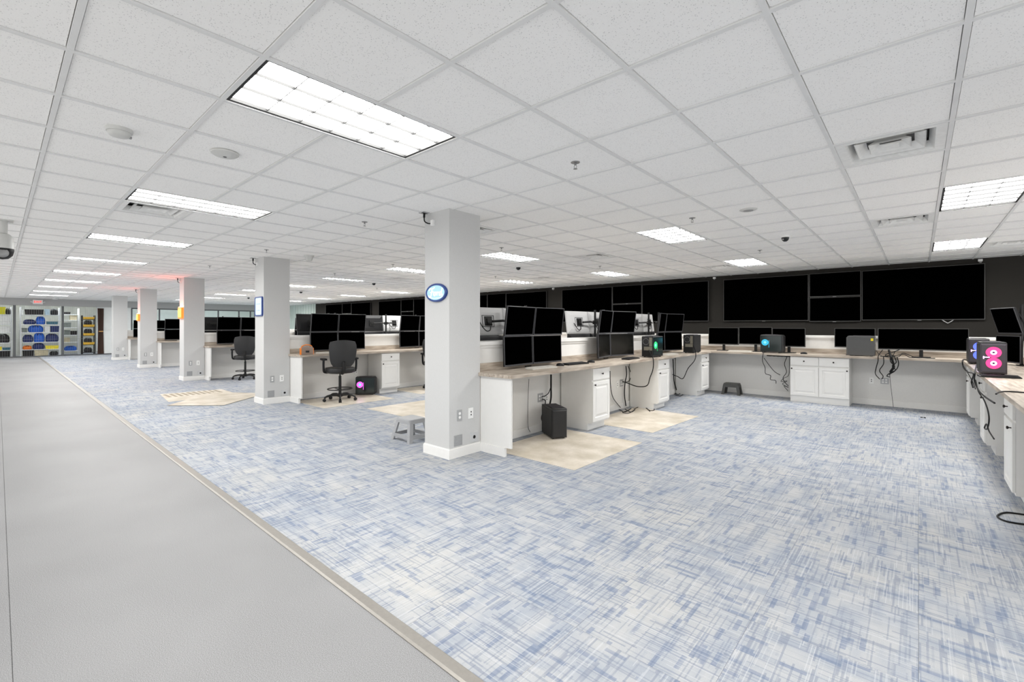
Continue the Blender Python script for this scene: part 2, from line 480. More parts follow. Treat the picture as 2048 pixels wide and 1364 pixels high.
for j in LIGHT_ROWS:
    for k, i in enumerate(LIGHT_COLS):
        lab = f'recessed white ceiling light, {ORD[k]} along the row {rown[j]}'
        if i == 5: lab = f'recessed white ceiling light behind the camera {rown[j]}'
        else: lab = f'recessed white ceiling light, {ORD[k - 1]} along the row {rown[j]}'
        t = thing('ceiling_light', lab, 'ceiling light', ((tx(i) + tx(i + 1)) / 2, (ty(j) + ty(j + 2)) / 2, H), 0, 'recessed ceiling lights')
        link('rim', m_rim, t); link('housing', m_house, t); link('diffuser', m_diff, t)
        if i > -25:
            for q in (-1, 1): o = link('louver', m_ll, t); o.location.x = q * LR / 6
            for q in range(-2, 3): o = link('louver', m_lc, t); o.location.y = q * (LL - 2 * w0) / 6
# air diffusers: flat pan, recessed throat and two nested sloped vanes
M_VENT = mat('vent_enamel', (236, 236, 234), .45, .35, grain=.05, gscale=30)
M_THROAT = mat('vent_throat', (90, 90, 90), .7, .2, grain=.05)
def sq(r, z, r2=None): 
    r2 = r if r2 is None else r2
    return [Vector((-r, -r2, z)), Vector((r, -r2, z)), Vector((r, r2, z)), Vector((-r, r2, z))]
m_pan = MB().loft([sq(.291, .012), sq(.291, -.002), sq(.235, -.002), sq(.205, .055)], False).mesh('pan', M_VENT)
m_thr = MB().add(sq(.2, .075), [(0, 1, 2, 3)]).mesh('throat', M_THROAT)
m_v1 = MB().loft([sq(.19, .005), sq(.135, .05), sq(.13, .05), sq(.185, .0045)], False).mesh('vane', M_VENT)
m_v2 = MB().loft([sq(.115, .005), sq(.065, .05), sq(.06, .05), sq(.11, .0045)], False).mesh('vane', M_VENT)
m_v3 = MB().box(-.05, .05, -.05, .05, .004, .008).mesh('vane', M_VENT)
vl = ['beside the end row of lights, closest to the camera', 'midway along the end desk aisle', 'touching the second walkway light', 'near the middle of the oval sign bay',
      'just behind the oval sign column', 'before the screen wall behind the oval sign bay', 'over the rectangular sign bay', 'over the far bays', 'beside the light nearest the stacked screens', 'over the end desk near the dark wall']
for (i, j), l in zip(VENTS, vl):
    t = thing('air_vent', 'square white ceiling air vent ' + l, 'air vent', ((tx(i) + tx(i + 1)) / 2, (ty(j) + ty(j + 1)) / 2, H), 0, 'ceiling air vents')
    for n_, me in (('pan', m_pan), ('throat', m_thr), ('vane', m_v1), ('vane', m_v2), ('vane', m_v3)): link(n_, me, t)
# sprinklers
SPR = [(-3.5, 4.5), (-8.5, 4.5), (-3.5, 8.5), (-3.5, 13.5), (-8.5, 8.5), (-8.5, 13.5), (-13.5, 4.5), (-13.5, 8.5), (-13.5, 13.5), (-17.5, 8.5), (-18.5, 4.5), (-22.5, 13.5), (-24.5, 5.5)]
m_es = MB().lathe([(.001, -.004), (.034, -.004), (.036, 0), (.001, 0)], 14).mesh('escutcheon', M_STEEL, True)
mb = MB().lathe([(.001, -.022), (.009, -.022), (.009, 0), (.001, 0)], 8)
for s in (-1, 1): mb.tube([(s * .007, 0, -.02), (s * .013, 0, -.035), (s * .002, 0, -.05)], .002, 5)
m_hd = mb.mesh('sprinkler_body', M_STEEL)
mb = MB().lathe([(.001, -.053), (.016, -.052), (.016, -.05), (.001, -.05)], 10); m_df = mb.mesh('deflector', M_STEEL)
near_s = ['between the open bay and the big walkway light', 'before the rectangular sign column', 'above the open bay, middle', 'above the open bay near the screens', 'behind the oval sign column', 'over the oval sign bay near the screens',
          'beside the rectangular sign column', 'over the rectangular sign bay', 'over the rectangular sign bay near the screens', 'between the rectangular and orange signs', 'in front of the larger orange sign', 'far down by the screens', 'far down beside the small orange sign']
for (i, j), l in zip(SPR, near_s):
    t = thing('sprinkler', 'small pendant sprinkler head ' + l, 'sprinkler', (tx(i), ty(j), H), 0, 'ceiling sprinklers')
    link('escutcheon', m_es, t); link('sprinkler_body', m_hd, t); link('deflector', m_df, t)
# dome cameras
m_db = MB().lathe([(.001, -.03), (.05, -.03), (.062, -.012), (.064, 0), (.001, 0)], 20).mesh('camera_base', M_OUTW, True)
m_dd = MB().lathe([(.004, -.088), (.02, -.085), (.037, -.07), (.046, -.05), (.048, -.03), (.001, -.03)], 20).mesh('camera_dome', M_GLASS, True)
m_le = MB().lathe([(.001, -.0), (.012, 0), (.012, .01), (.001, .01)], 10, M=Matrix.Translation((-.02, -.036, -.06)) @ Matrix.Rotation(PI / 2, 4, 'X')).mesh('lens', M_STEEL)
for (x, y), l in zip([(-1.39, 7.3), (-6.31, 7.3), (-11.8, 7.25), (-16.7, 7.3), (-21.9, 7.3)],
                     ['over the open bay', 'over the oval sign bay', 'over the rectangular sign bay', 'over the larger orange sign bay', 'over the small orange sign bay']):
    t = thing('dome_camera', 'black dome security camera ' + l, 'security camera', (x, y, H), 0, 'dome cameras')
    link('camera_base', m_db, t); link('camera_dome', m_dd, t); link('lens', m_le, t)
# smoke detector, access point, sensors
t = thing('smoke_detector', 'round white smoke detector on the ceiling above the walkway', 'smoke detector', (-3.83, .52, H))
MB().lathe([(.001, -.022), (.066, -.022), (.07, -.01), (.07, 0), (.001, 0)], 28).build('mount_ring', M_FIX, t, True)
MB().lathe([(.001, -.052), (.03, -.052), (.05, -.046), (.06, -.032), (.06, -.022), (.001, -.022)], 28).build('sensing_head', M_FIX, t, True)
MB().box(-.012, .012, .048, .062, -.046, -.036).build('indicator', M_STEEL, t)
t = thing('access_point', 'flat white wireless access point disc on the ceiling', 'access point', (-3.77, 1.1, H))
MB().lathe([(.001, -.034), (.035, -.033), (.07, -.026), (.088, -.014), (.09, -.006), (.082, 0), (.001, 0)], 32).build('disc', M_FIX, t, True)
MB().lathe([(.001, -.0355), (.012, -.0355), (.012, -.033), (.001, -.033)], 16).build('badge', M_EDGE, t)
t = thing('ceiling_speaker', 'flat white ceiling disc above the open bay', 'speaker', (-1.38, 5.41, H))
MB().lathe([(.001, -.014), (.07, -.013), (.085, -.006), (.088, 0), (.001, 0)], 28).build('cover', M_FIX, t, True)
MB().lathe([(.001, -.016), (.05, -.015), (.05, -.012), (.001, -.012)], 24).build('grille', M_LOUV, t, True)
t = thing('ceiling_sensor', 'white cone-shaped ceiling sensor beside the rectangular sign column', 'sensor', (-8.18, 3.72, H))
MB().lathe([(.001, -.012), (.085, -.012), (.09, 0), (.001, 0)], 24).build('flange', M_FIX, t, True)
MB().lathe([(.001, -.095), (.045, -.095), (.07, -.03), (.075, -.012), (.001, -.012)], 24).build('cone', M_FIX, t, True)
# pan-tilt camera at the picture's edge
t = thing('pan_tilt_camera', 'white pan-tilt security camera hanging at the ceiling over the walkway', 'security camera', (-8.17, .04, H))
MB().box(-.09, .09, -.09, .09, -.012, 0).build('ceiling_plate', M_FIX, t)
MB().lathe([(.001, -.16), (.045, -.16), (.045, -.012), (.001, -.012)], 18).build('neck', M_FIX, t, True)
MB().lathe([(.001, -.34), (.1, -.34), (.098, -.27), (.09, -.2), (.06, -.165), (.001, -.16)], 24).build('shroud', M_FIX, t, True)
MB().lathe([(.004, -.47), (.05, -.46), (.085, -.42), (.098, -.37), (.098, -.34), (.001, -.34)], 24).build('camera_ball', M_BEZEL, t, True)
MB().lathe([(.001, 0), (.05, 0), (.055, .02), (.03, .03), (.001, .028)], 20, M=Matrix.Translation((.07, .0, -.4)) @ Matrix.Rotation(PI / 2, 4, 'Y')).build('lens', M_STEEL, t, True)

# ================================================================== DESKS AND CABINETS
ZD, ZU = .90, .862
DD = .712              # desk front from the column centre
CN = ['oval sign column', 'rectangular sign column', 'larger orange sign column', 'small orange sign column', 'furthest column']
def desk_run(xc, s, label, grp):
    f = xc + s * PT
    t = thing('desk', label, 'desk', (f, 3.66, 0), 0, grp)
    def bx(name, x0, x1, y0, y1, z0, z1, m):
        a, b = sorted((s * x0, s * x1)); return MB().box(a, b, y0 - 3.66, y1 - 3.66, z0, z1).build(name, m, t)
    fr = DD - PT
    bx('worktop', .006, fr, 3.685, YK - .006, ZU, ZD, M_WOOD)
    bx('worktop_return', CW - PT, fr, 3.655, 3.685, ZU, ZD, M_WOOD)
    bx('backsplash', .0065, .026, 3.685, YK - .027, ZD, .992, M_WOOD)
    o = MB()
    a, b = sorted((s * (CW - PT), s * (fr - .032)))
    y0, y1 = 3.688 - 3.66, 3.712 - 3.66
    o.box(a, b, y0, y1, .1, ZU)
    a2, b2 = sorted((s * (CW - PT), s * (fr - .118)))
    o.box(a2, b2, y0, y1, 0, .1)
    o.build('end_panel', M_CAB, t)
    o2 = MB().box(a2, b2, y0 - .012, y0, 0, .098).build('baseboard', M_WHITE, t)
for k, xc in enumerate(COLX):
    desk_run(xc, 1, f'long grey wood-topped desk running back from the {CN[k]}, open bay side' if k == 0 else f'long wood-topped desk running back from the {CN[k]}, side facing the camera', 'long wall desks')
desk_run(1.22, -1, 'long wood-topped desk at the picture edge with the glowing computer towers', 'long wall desks')
for k, xc in enumerate(COLX[:4]): desk_run(xc, -1, f'long wood-topped desk behind the {CN[k]}, hidden side', 'long wall desks')
rear = [('of the open bay below the big wall screens', 1.22, COLX[0]), ('of the bay behind the oval sign column', COLX[0], COLX[1]), ('of the bay behind the rectangular sign column', COLX[1], COLX[2]), ('of the bay behind the larger orange sign', COLX[2], COLX[3])]
for l, xa, xb in rear:
    x0, x1 = xb + DD, xa - DD
    t = thing('desk', 'wood-topped rear desk ' + l, 'desk', (x0, YK, 0), 0, 'rear wall desks')
    MB().box(0, x1 - x0, -.57, -.006, ZU, ZD).build('worktop', M_WOOD2, t)
    MB().box(-DD + PT, x1 - x0 + DD - PT, -.026, -.0065, ZD, .992).build('backsplash', M_WOOD2, t)

def ring(y0, y1, z0, z1, i, x): return [Vector((x, y0 + i, z0 + i)), Vector((x, y1 - i, z0 + i)), Vector((x, y1 - i, z1 - i)), Vector((x, y0 + i, z1 - i))]
def door_mesh(w, h):
    a, b = -w / 2, w / 2
    return MB().loft([ring(a, b, 0, h, 0, -.02), ring(a, b, 0, h, 0, -.003), ring(a, b, 0, h, .003, 0), ring(a, b, 0, h, .052, 0), ring(a, b, 0, h, .058, -.008), ring(a, b, 0, h, .074, -.008), ring(a, b, 0, h, .098, -.001)]).mesh('door', M_CAB)
def drawer_mesh(w, h):
    a, b = -w / 2, w / 2
    return MB().loft([ring(a, b, 0, h, 0, -.02), ring(a, b, 0, h, 0, -.004), ring(a, b, 0, h, .004, 0)]).mesh('drawer', M_CAB)
ML = Matrix.Rotation(PI / 2, 4, 'Y')
m_knob = MB().lathe([(.0045, -.002), (.0045, .012), (.009, .016), (.0135, .021), (.0135, .025), (.008, .029), (.001, .029)], 12, M=ML).mesh('knob', M_KNOB, True)
def cabinet(loc, rz, label, cols=1, w=.45, flush=False, left_knob=True, grp='white base cabinets'):
    """front of the doors at local x = 0, facing +x"""
    t = thing('base_cabinet', label, 'cabinet', loc, rz, grp)
    D = .49 if flush else .53
    MB().box(-D, -.021, -w / 2, w / 2, .1, ZU - .002).build('body', M_CAB, t)
    k0 = .03 if flush else .09
    MB().box(-D, -k0, -w / 2 + (.0 if flush else .004), w / 2 - (.0 if flush else .004), 0, .1).build('toe_kick', M_CAB, t)
    cw = w / cols
    dm, wm = door_mesh(cw - .006, .545), drawer_mesh(cw - .006, .16)
    for c in range(cols):
        y = -w / 2 + cw * (c + .5)
        d = link('drawer', wm, t); d.location = (0, y, .69); k = link('knob', m_knob, d); k.location = (0, 0, .08)
        d = link('door', dm, t); d.location = (0, y, .122); k = link('knob', m_knob, d)
        s = (-1 if left_knob else 1) if cols == 1 else (-1 if c == 0 else 1)
        k.location = (0, s * (cw / 2 - .03), .545 - .04)
    return t
CY = [5.595, 7.685, 9.74]
oc = ['closest to the column', 'in the middle of the desk', 'in the rear corner']
for k, xc in enumerate(COLX[:4]):
    for q, y in enumerate(CY):
        if k == 3 and q: continue
        cabinet((xc + .672, y, 0), 0, f'narrow white cabinet {oc[q]}, {CN[k]} desk')
for q, y in enumerate((5.52, 7.56, 9.62)):
    cabinet((1.22 - .672, y, 0), PI, f'narrow white cabinet {["closest to the camera", "in the middle", "in the rear corner"][q]} under the end desk with glowing towers', left_knob=False)
for k, xc in enumerate(COLX[:2]):
    cabinet((xc - .672, 5.595, 0), PI, f'narrow white cabinet under the hidden side desk of the {CN[k]}')
cabinet((-1.375, 10.035, 0), -PI / 2, 'wide white two-door cabinet under the rear desk', cols=2, w=.91, flush=True)

# ================================================================== MONITORS
MW, MH = .578, .366
def monitor_meshes(bm, key):
    w, h = MW / 2, MH / 2
    def rect(i, x, zs=0): return [Vector((x, -w + i, -h + i)), Vector((x, w - i, -h + i)), Vector((x, w - i, h - i)), Vector((x, -w + i, h - i))]
    back = MB().loft([rect(.0, .006), rect(0, -.012), rect(.02, -.024), rect(.07, -.038)]).mesh('housing', bm)
    bz = MB()
    for y0, y1, z0, z1 in ((-w, w, -h, -h + .019), (-w, w, h - .009, h), (-w, -w + .009, -h + .019, h - .009), (w - .009, w, -h + .019, h - .009)):
        bz.box(.006, .013, y0, y1, z0, z1)
    bz = bz.mesh('bezel', M_EDGE)
    sc = MB().box(.006, .009, -w + .009, w - .009, -h + .019, h - .009).mesh('screen', M_SCREEN)
    pl = MB().box(-.052, -.038, -.06, .06, -.06, .06).box(-.062, -.052, -.03, .03, -.03, .03).mesh('mount_plate', M_BLACK)
    return back, bz, sc, pl
MK, MP = monitor_meshes(M_BEZEL, 'b'), monitor_meshes(M_BACKW, 'w')
M_SCREENR = mat('lit_reflecting_screen', (16, 16, 14), .16, .5, grain=.05, gscale=4)
m_screen_r = MK[2].copy(); m_screen_r.materials.clear(); m_screen_r.materials.append(M_SCREENR)
rp = MB()
for y0, y1, z0, z1 in ((-.1, .1, .07, .076), (-.1, .1, -.076, -.07), (-.1, -.094, -.07, .07), (.094, .1, -.07, .07)): rp.box(-.042, -.036, y0, y1, z0, z1)
m_rear = rp.mesh('rear_frame', M_BLACK)
m_loop = MB().tube(smooth_pts([(-.045, -.03, -.07), (-.055, -.01, -.12), (-.06, .05, -.135), (-.06, .11, -.09), (-.05, .15, -.02)]), .006, 5).mesh('cable', M_CABLE, True)
def monitor(loc, rz, tilt, label, grp, pale=False, refl=False):
    t = thing('monitor', label, 'monitor', loc, rz, grp)
    t.rotation_euler = Euler((0, tilt, rz), 'XYZ')
    for n_, me in zip(('housing', 'bezel', 'screen', 'mount_plate'), MP if pale else MK): link(n_, m_screen_r if (refl and n_ == 'screen') else me, t)
    if pale: link('rear_frame', m_rear, t); link('cable', m_loop, t)
    return t
def station(xp, yc, s, where, grp, yaw=.21, tilt=.13, pale=(False,) * 4, skip_=(), z=(1.122, 1.491), stand=True, refl=False):
    """four screens in two rows on a desk pole; s = +1 faces +x; xp = plane of the hinge"""
    base = 0 if s > 0 else PI
    k = 0
    for r in (0, 1):
        for c in (-1, 1):
            # c = -1: smaller y
            if (r, c) not in skip_:
                dy = c * (MW / 2 + .008) * math.cos(yaw); dx = s * (MW / 2) * math.sin(yaw)
                rz = base + (-c * s * yaw if s > 0 else c * yaw)
                lr = ('column side' if c < 0 else 'rear side')
                ul = 'upper' if r else 'lower'
                monitor((xp + dx + s * (.03 if r else 0), yc + dy, z[r]), rz, (tilt if r else -.03), f'{ul} black monitor, {lr}, {where}' if not pale[k] else f'{ul} pale-backed monitor, {lr}, {where}', grp, pale[k], refl and not r)
            k += 1
    if stand:
        t = thing('monitor_stand', f'black pole stand of four monitors {where}', 'monitor stand', (xp - s * .11, yc, ZD), 0, 'monitor pole stands')
        MB().box(-.05, .05, -.06, .06, 0, .012).build('base', M_BLACK, t)
        MB().lathe([(.018, .012), (.018, .80), (.001, .80)], 12).build('pole', M_BLACK, t, True)
        for r in (0, 1):
            zz = z[r] - ZD
            a = MB().box(-.03, .03, -.03, .03, zz - .03, zz + .03)
            for c in (-1, 1):
                e = (s * (.035 + math.sin(yaw) * MW / 2), c * (MW / 2) * math.cos(yaw), zz)
                a.tube([(0, c * .02, zz), (s * .01, c * .13, zz + .01), e], .016, 8)
            a.build('arm', M_BLACK, t)
        MB().tube(smooth_pts([(-s * .02, .05, .62), (-s * .03, .09, .45), (-s * .01, .06, .3), (-s * .03, .03, .1), (-s * .02, .02, .01)]), .006, 5).build('cable', M_CABLE, t)
F1 = 'monitors on the desk of the oval sign column'
station(-3.755, 4.62, 1, 'on the open bay desk beside the oval sign column', F1, yaw=.06)
station(-3.75, 6.61, 1, 'in the middle of the oval sign column desk', F1, refl=True)
station(-3.75, 8.73, 1, 'at the rear of the oval sign column desk', F1)
B1 = 'monitors seen from behind over the oval sign partition'
for yc, w in ((4.56, 'seen from behind just beside the oval sign column'), (6.7, 'seen from behind past mid oval sign partition'), (8.75, 'seen from behind at the oval sign partition rear')):
    station(-4.19, yc, -1, w, B1, yaw=.08, pale=(False, False, True, True))
F2 = 'monitors on the desk of the rectangular sign column'
station(-8.89, 4.63, 1, 'on the rectangular sign desk behind the drafting chair', F2, yaw=.07)
station(-8.89, 6.66, 1, 'mid rectangular sign desk', F2, yaw=.12)
station(-8.89, 8.73, 1, 'at the rear of the rectangular sign desk', F2)
B2 = 'monitors seen from behind over the rectangular sign partition'
station(-9.33, 4.6, -1, 'seen from behind just past the rectangular sign column', B2, yaw=.05)
station(-9.33, 5.98, -1, 'seen from behind over the rectangular sign partition', B2, yaw=.05, pale=(False, False, False, True))
F3 = 'monitors on the desk of the larger orange sign column'
station(-14.25, 4.54, 1, 'on the larger orange sign desk by the chair', F3, yaw=.05)
station(-14.25, 6.6, 1, 'in the middle of the larger orange sign desk', F3, yaw=.1)
station(-14.69, 4.2, -1, 'seen from behind beyond the larger orange sign column', 'monitors seen from behind over the larger orange sign partition', yaw=.05)
F4 = 'monitors on the desk of the small orange sign column'
station(-19.72, 4.47, 1, 'on the small orange sign desk', F4, yaw=.06)
station(-25.12, 4.45, 1, 'on the desk of the furthest column', 'monitors on the desk of the furthest column', yaw=.05)
# pair at the end desk
t0 = 'turned edge-on at the rear of the end desk'
ES = 'monitors on the end desk'
monitor((.90, 9.17, 1.5), PI + .3, .26, 'upper black monitor ' + t0, ES)
monitor((.92, 9.17, 1.115), PI + .3, 0, 'lower black monitor ' + t0, ES)
t = thing('monitor_stand', 'black pole stand behind the edge-on monitors of the end desk', 'monitor stand', (1.03, 9.12, ZD), 0, 'monitor pole stands')
MB().box(-.045, .04, -.06, .06, 0, .012).build('base', M_BLACK, t)
MB().lathe([(.018, .012), (.018, .82), (.001, .82)], 12).build('pole', M_BLACK, t, True)
for zz in (.215, .6): MB().tube([(0, 0, zz), (-.03, .02, zz), (-.06, .045, zz)], .018, 8).build('arm', M_STEEL, t)
MB().tube(smooth_pts([(-.03, -.06, .7), (.0, -.12, .6), (.02, -.09, .45), (.0, -.05, .25), (.01, -.03, .01)]), .007, 5).build('cable', M_CABLE, t)
# single row on the rear desk, each on its own foot
def desk_monitor(x0, x1, yf, z0, z1, label, curve=0):
    t = thing('desk_monitor', label, 'monitor', ((x0 + x1) / 2, yf, ZD), 0, 'monitors in a row on the rear desk')
    w, z0, z1 = (x1 - x0) / 2, z0 - ZD, z1 - ZD
    n = 10 if curve else 1
    def P(u, off): return (u * w, -curve * (u * u) + off)
    hs, bz, sc = MB(), MB(), MB()
    for k in range(n):
        u0, u1 = -1 + 2 * k / n, -1 + 2 * (k + 1) / n
        for mb_, o0, o1, za, zb in ((hs, 0, .03, z0, z1), (sc, -.004, 0, z0 + .018, z1 - .007), (bz, -.009, 0, z0, z0 + .018), (bz, -.009, 0, z1 - .007, z1)):
            (ax, ay), (bx_, by) = P(u0, o0), P(u1, o0); (cx, cy), (dx, dy) = P(u1, o1), P(u0, o1)
            mb_.prism([(ax, ay), (bx_, by), (cx, cy), (dx, dy)], za, zb)
    for u in (-1, 1):
        (ax, ay) = P(u, 0); a, b = sorted((ax, ax - u * .008)); bz.box(a, b, ay - .009, ay, z0 + .018, z1 - .007)
    hs.build('housing', M_BEZEL, t); bz.build('bezel', M_TVFR, t); sc.build('screen', M_SCREEN, t)
    MB().box(-.025, .025, .035, .06, .012, .3).build('neck', M_BLACK, t)
    MB().prism(rrect(.24, .16, .02), 0, .012, Matrix.Translation((0, .01, 0))).build('foot', M_BLACK, t)
desk_monitor(-3.44, -2.833, 10.36, 1.03, 1.392, 'black monitor on the rear desk, closest to the corner with the oval sign desk')
desk_monitor(-2.822, -2.205, 10.36, 1.045, 1.402, 'black monitor on the rear desk, middle of the three behind the teal-lit tower')
desk_monitor(-2.195, -1.63, 10.34, 1.02, 1.385, 'black monitor on the rear desk just behind the teal-lit tower')
desk_monitor(-1.17, -.575, 10.36, 1.035, 1.386, 'black monitor on the rear desk behind the grey tower with the yellow sticker')
desk_monitor(-.535, .6, 10.33, 1.02, 1.386, 'very wide black curved monitor on the rear desk', .035)

# ================================================================== WALL SCREENS
def tv(x0, x1, z0, z1, label, grp='large wall screens'):
    t = thing('wall_screen', label, 'television', ((x0 + x1) / 2, YB, (z0 + z1) / 2), 0, grp)
    w, h = (x1 - x0) / 2, (z1 - z0) / 2
    MB().box(-w + .04, w - .04, -.055, 0, -h + .04, h - .04).build('housing', M_BEZEL, t)
    b = .011
    fr = MB()
    for xa, xb, za, zb in ((-w, w, -h, -h + .014), (-w, w, h - b, h), (-w, -w + b, -h + .014, h - b), (w - b, w, -h + .014, h - b)): fr.box(xa, xb, -.08, -.055, za, zb)
    fr.build('frame', M_TVFR, t)
    MB().box(-w + b, w - b, -.077, -.055, -h + .014, h - b).build('screen', M_SCREEN, t)
    MB().box(-.03, .03, -.083, -.06, -h - .008, -h).build('sensor_badge', M_STEEL, t)
    return t
TVG = [(.92, 'open bay'), (-4.03, 'bay behind the oval sign column'), (-9.24, 'bay behind the rectangular sign column'), (-14.72, 'bay behind the larger orange sign'), (-20.03, 'bay behind the small orange sign')]
for xr, nm in TVG:
    tv(xr - 1.815, xr, 1.548, 2.59, f'large black wall screen, end nearer the camera, {nm}')
    tv(xr - 1.83 - .925, xr - 1.83, 2.075, 2.6, f'small upper black screen of the stacked pair, {nm}', 'stacked small wall screens')
    tv(xr - 1.83 - .925, xr - 1.83, 1.525, 2.06, f'small lower black screen of the stacked pair, {nm}', 'stacked small wall screens')
    tv(xr - 2.77 - 1.815, xr - 2.77, 1.548, 2.59, f'large black wall screen, end further from the camera, {nm}')
t = thing('hanging_strap', 'pale strap loop hanging below the big wall screen', 'strap', (.42, YB - .05, 1.55))
MB().tube([(-.09, 0, .012), (-.05, -.005, -.03), (0, -.01, -.065), (.05, -.005, -.03), (.09, 0, .012)], .008, 6).build('loop', M_BACKW, t)
for x, l in ((.86, 'end of the dark wall'), (-3.9, 'gap between the first two screen groups'), (-9.0, 'gap behind the oval sign bay')):
    t = thing('wall_sensor', f'small white sensor at the ceiling line over the {l}', 'sensor', (x, YB - .001, 2.62))
    MB().box(-.03, .03, -.05, 0, .015, .055).build('case', M_OUTW, t)
    MB().lathe([(.001, -.028), (.018, -.026), (.022, -.01), (.022, .002), (.001, .002)], 14, (0, -.03, .015)).build('lens', M_LOUV, t, True)

# ================================================================== COMPUTER TOWERS
def glow(name, rgb, s): return mat(name, (30, 30, 30), .4, .3, emit=rgb, es=s)
G_PINK, G_BLUE, G_TEAL, G_GREEN, G_MAG = glow('glow_pink', (255, 60, 130), 1.7), glow('glow_blue', (90, 110, 255), 1.6), glow('glow_teal', (50, 180, 215), 1.2), glow('glow_green', (40, 190, 110), 1.6), glow('glow_magenta', (230, 80, 225), 2.4)
G_CYAN = glow('glow_cyan', (120, 220, 245), 1.4)
G_WHITEP = glow('glow_white_pink', (255, 190, 255), 5)
M_CASE = mat('tower_case', (38, 38, 39), .5, .4, grain=.06, gscale=150)
M_CASEG = mat('tower_case_grey', (84, 84, 84), .6, .3, grain=.06, gscale=250)
M_MESH = mat('tower_mesh', (64, 60, 66), .6, .3, grain=.3, gscale=400)
M_IO = mat('io_metal', (128, 124, 112), .5, .4, metal=.4, grain=.12, gscale=120)
M_TINT = mat('tinted_panel', (26, 38, 38), .1, .5, grain=.15, gscale=9)
def fan_ring(mb, c, axis, r0, r1, th, n=24):
    """flat ring; axis 'x' or 'y'"""
    a, b, c2, d = [], [], [], []
    for i in range(n):
        t = 2 * PI * i / n; cu, su = math.cos(t), math.sin(t)
        def P(r, o): return (Vector((c[0] + o, c[1] + r * cu, c[2] + r * su)) if axis == 'x' else Vector((c[0] + r * cu, c[1] + o, c[2] + r * su)))
        a.append(P(r1, 0)); b.append(P(r1, th)); c2.append(P(r0, th)); d.append(P(r0, 0))
    return mb.loft([a, b, c2, d, a], False)
def tower(loc, rz, label, h=.355, D=.40, W=.205, case=None, front=None, side=None, ribs=True, sticker=False, plain=False):
    """front at +x, glass side at -y; origin at base centre"""
    case = case or M_CASE
    t = thing('computer_tower', label, 'computer', loc, rz, 'computer towers')
    f = .014
    x0, x1, y0, y1 = -D / 2, D / 2, -W / 2, W / 2
    MB().box(x0, x1 - .02, y0 + .004, y1, f, h - .012).build('case', case, t)
    MB().loft([[Vector((x, y, h - .012)) for x, y in ((x0, y0), (x1 - .012, y0), (x1 - .012, y1), (x0, y1))], [Vector((x, y, h)) for x, y in ((x0 + .006, y0 + .006), (x1 - .03, y0 + .006), (x1 - .03, y1 - .006), (x0 + .006, y1 - .006))]]).build('top_cover', case, t)
    MB().box(x0 + .06, x1 - .09, y0 + .03, y1 - .03, h, h + .006).build('top_filter', M_MESH, t)
    MB().loft([[Vector((x1 - .02, y, z)) for y, z in ((y0, f), (y1, f), (y1, h - .012), (y0, h - .012))], [Vector((x1, y, z)) for y, z in ((y0 + .014, f + .02), (y1 - .014, f + .02), (y1 - .014, h - .03), (y0 + .014, h - .03))]]).build('front_panel', M_MESH if front else case, t)
    MB().box(x0 + .012, x1 - .03, y0 - .002, y0 + .004, f + .03, h - .02).build('side_panel', M_TINT if (side and not plain) else case, t)
    fe = MB()
    for fx in (x0 + .05, x1 - .07):
        for fy in (y0 + .03, y1 - .03): fe.box(fx - .02, fx + .02, fy - .012, fy + .012, 0, f)
    fe.build('feet', M_BLACK, t)
    # rear connectors
    io = MB().box(x0 - .004, x0, y0 + .02, y0 + .07, h - .17, h - .02).box(x0 - .004, x0, y0 + .02, y1 - .04, f + .105, f + .165)
    io.build('connector_plate', M_IO, t)
    MB().box(x0 - .003, x0, y0 + .02, y1 - .02, f + .012, f + .095).build('power_supply', M_BLACK, t)
    g = fan_ring(MB(), (x0 - .003, y1 - .075, h - .09), 'x', .048, .055, .003); g.build('rear_fan', M_STEEL, t)
    if front:
        for q, zc in enumerate((h * .69, h * .36)):
            fan_ring(MB(), (x1 + .001, 0, zc), 'x', .011, .025, .002).build('fan_hub_glow', G_WHITEP, t)
            fan_ring(MB(), (x1 + .0005, 0, zc), 'x', .025, .06, .002).build('fan_glow', front, t)
        MB().box(x1 + .0005, x1 + .002, -.075, -.03, h * .53, h * .55).box(x1 + .0005, x1 + .002, -.08, -.072, h * .49, h * .57).build('light_strip', G_WHITEP, t)
    if side:
        fan_ring(MB(), (x0 + .085, y0 - .0035, h * .58), 'y', .03, .062, .0015).build('fan_glow', side, t)
        fan_ring(MB(), (x0 + .085, y0 - .0035, h * .58), 'y', .004, .026, .0015).build('fan_hub_glow', G_CYAN, t)
        MB().box(x0 + .15, x0 + .157, y0 - .0035, y0 - .002, h * .3, h * .7).build('light_strip', side, t)
    if sticker:
        MB().box(x0 + .02, x0 + .055, y1, y1 + .0015, h - .085, h - .04).build('sticker', mat('yellow_sticker', (225, 205, 40), .6, .2, grain=.03), t)
    return t
tower((-3.545, 4.815, .004), math.radians(-32.6), 'black computer tower standing on the beige mat under the oval sign desk', h=.385, D=.4)
tower((-3.42, 7.49, ZD), PI / 2, 'computer tower with its back to the camera and green light on the oval sign desk', side=G_GREEN)
tower((-3.37, 9.2, ZD), PI / 2, 'dark computer tower at the rear end of the oval sign desk, cable hanging down')
tower((-2.15, 10.165, ZD), 0, 'computer tower with a teal glowing fan behind its glass side on the rear desk', side=G_TEAL)
tower((-.765, 10.165, ZD), PI, 'grey computer tower with a yellow sticker on the rear desk', case=M_CASEG, sticker=True, plain=True)
tower((.625, 9.2, ZD), -PI / 2, 'computer tower with blue glowing front fans on the end desk', front=G_BLUE)
tower((.607, 7.36, ZD), -PI / 2, 'computer tower with pink glowing front fans on the end desk', front=G_PINK)
tower((-8.62, 5.12, .004), math.radians(52), 'computer tower with magenta and teal lights on the floor under the rectangular sign desk', side=G_MAG, h=.37)

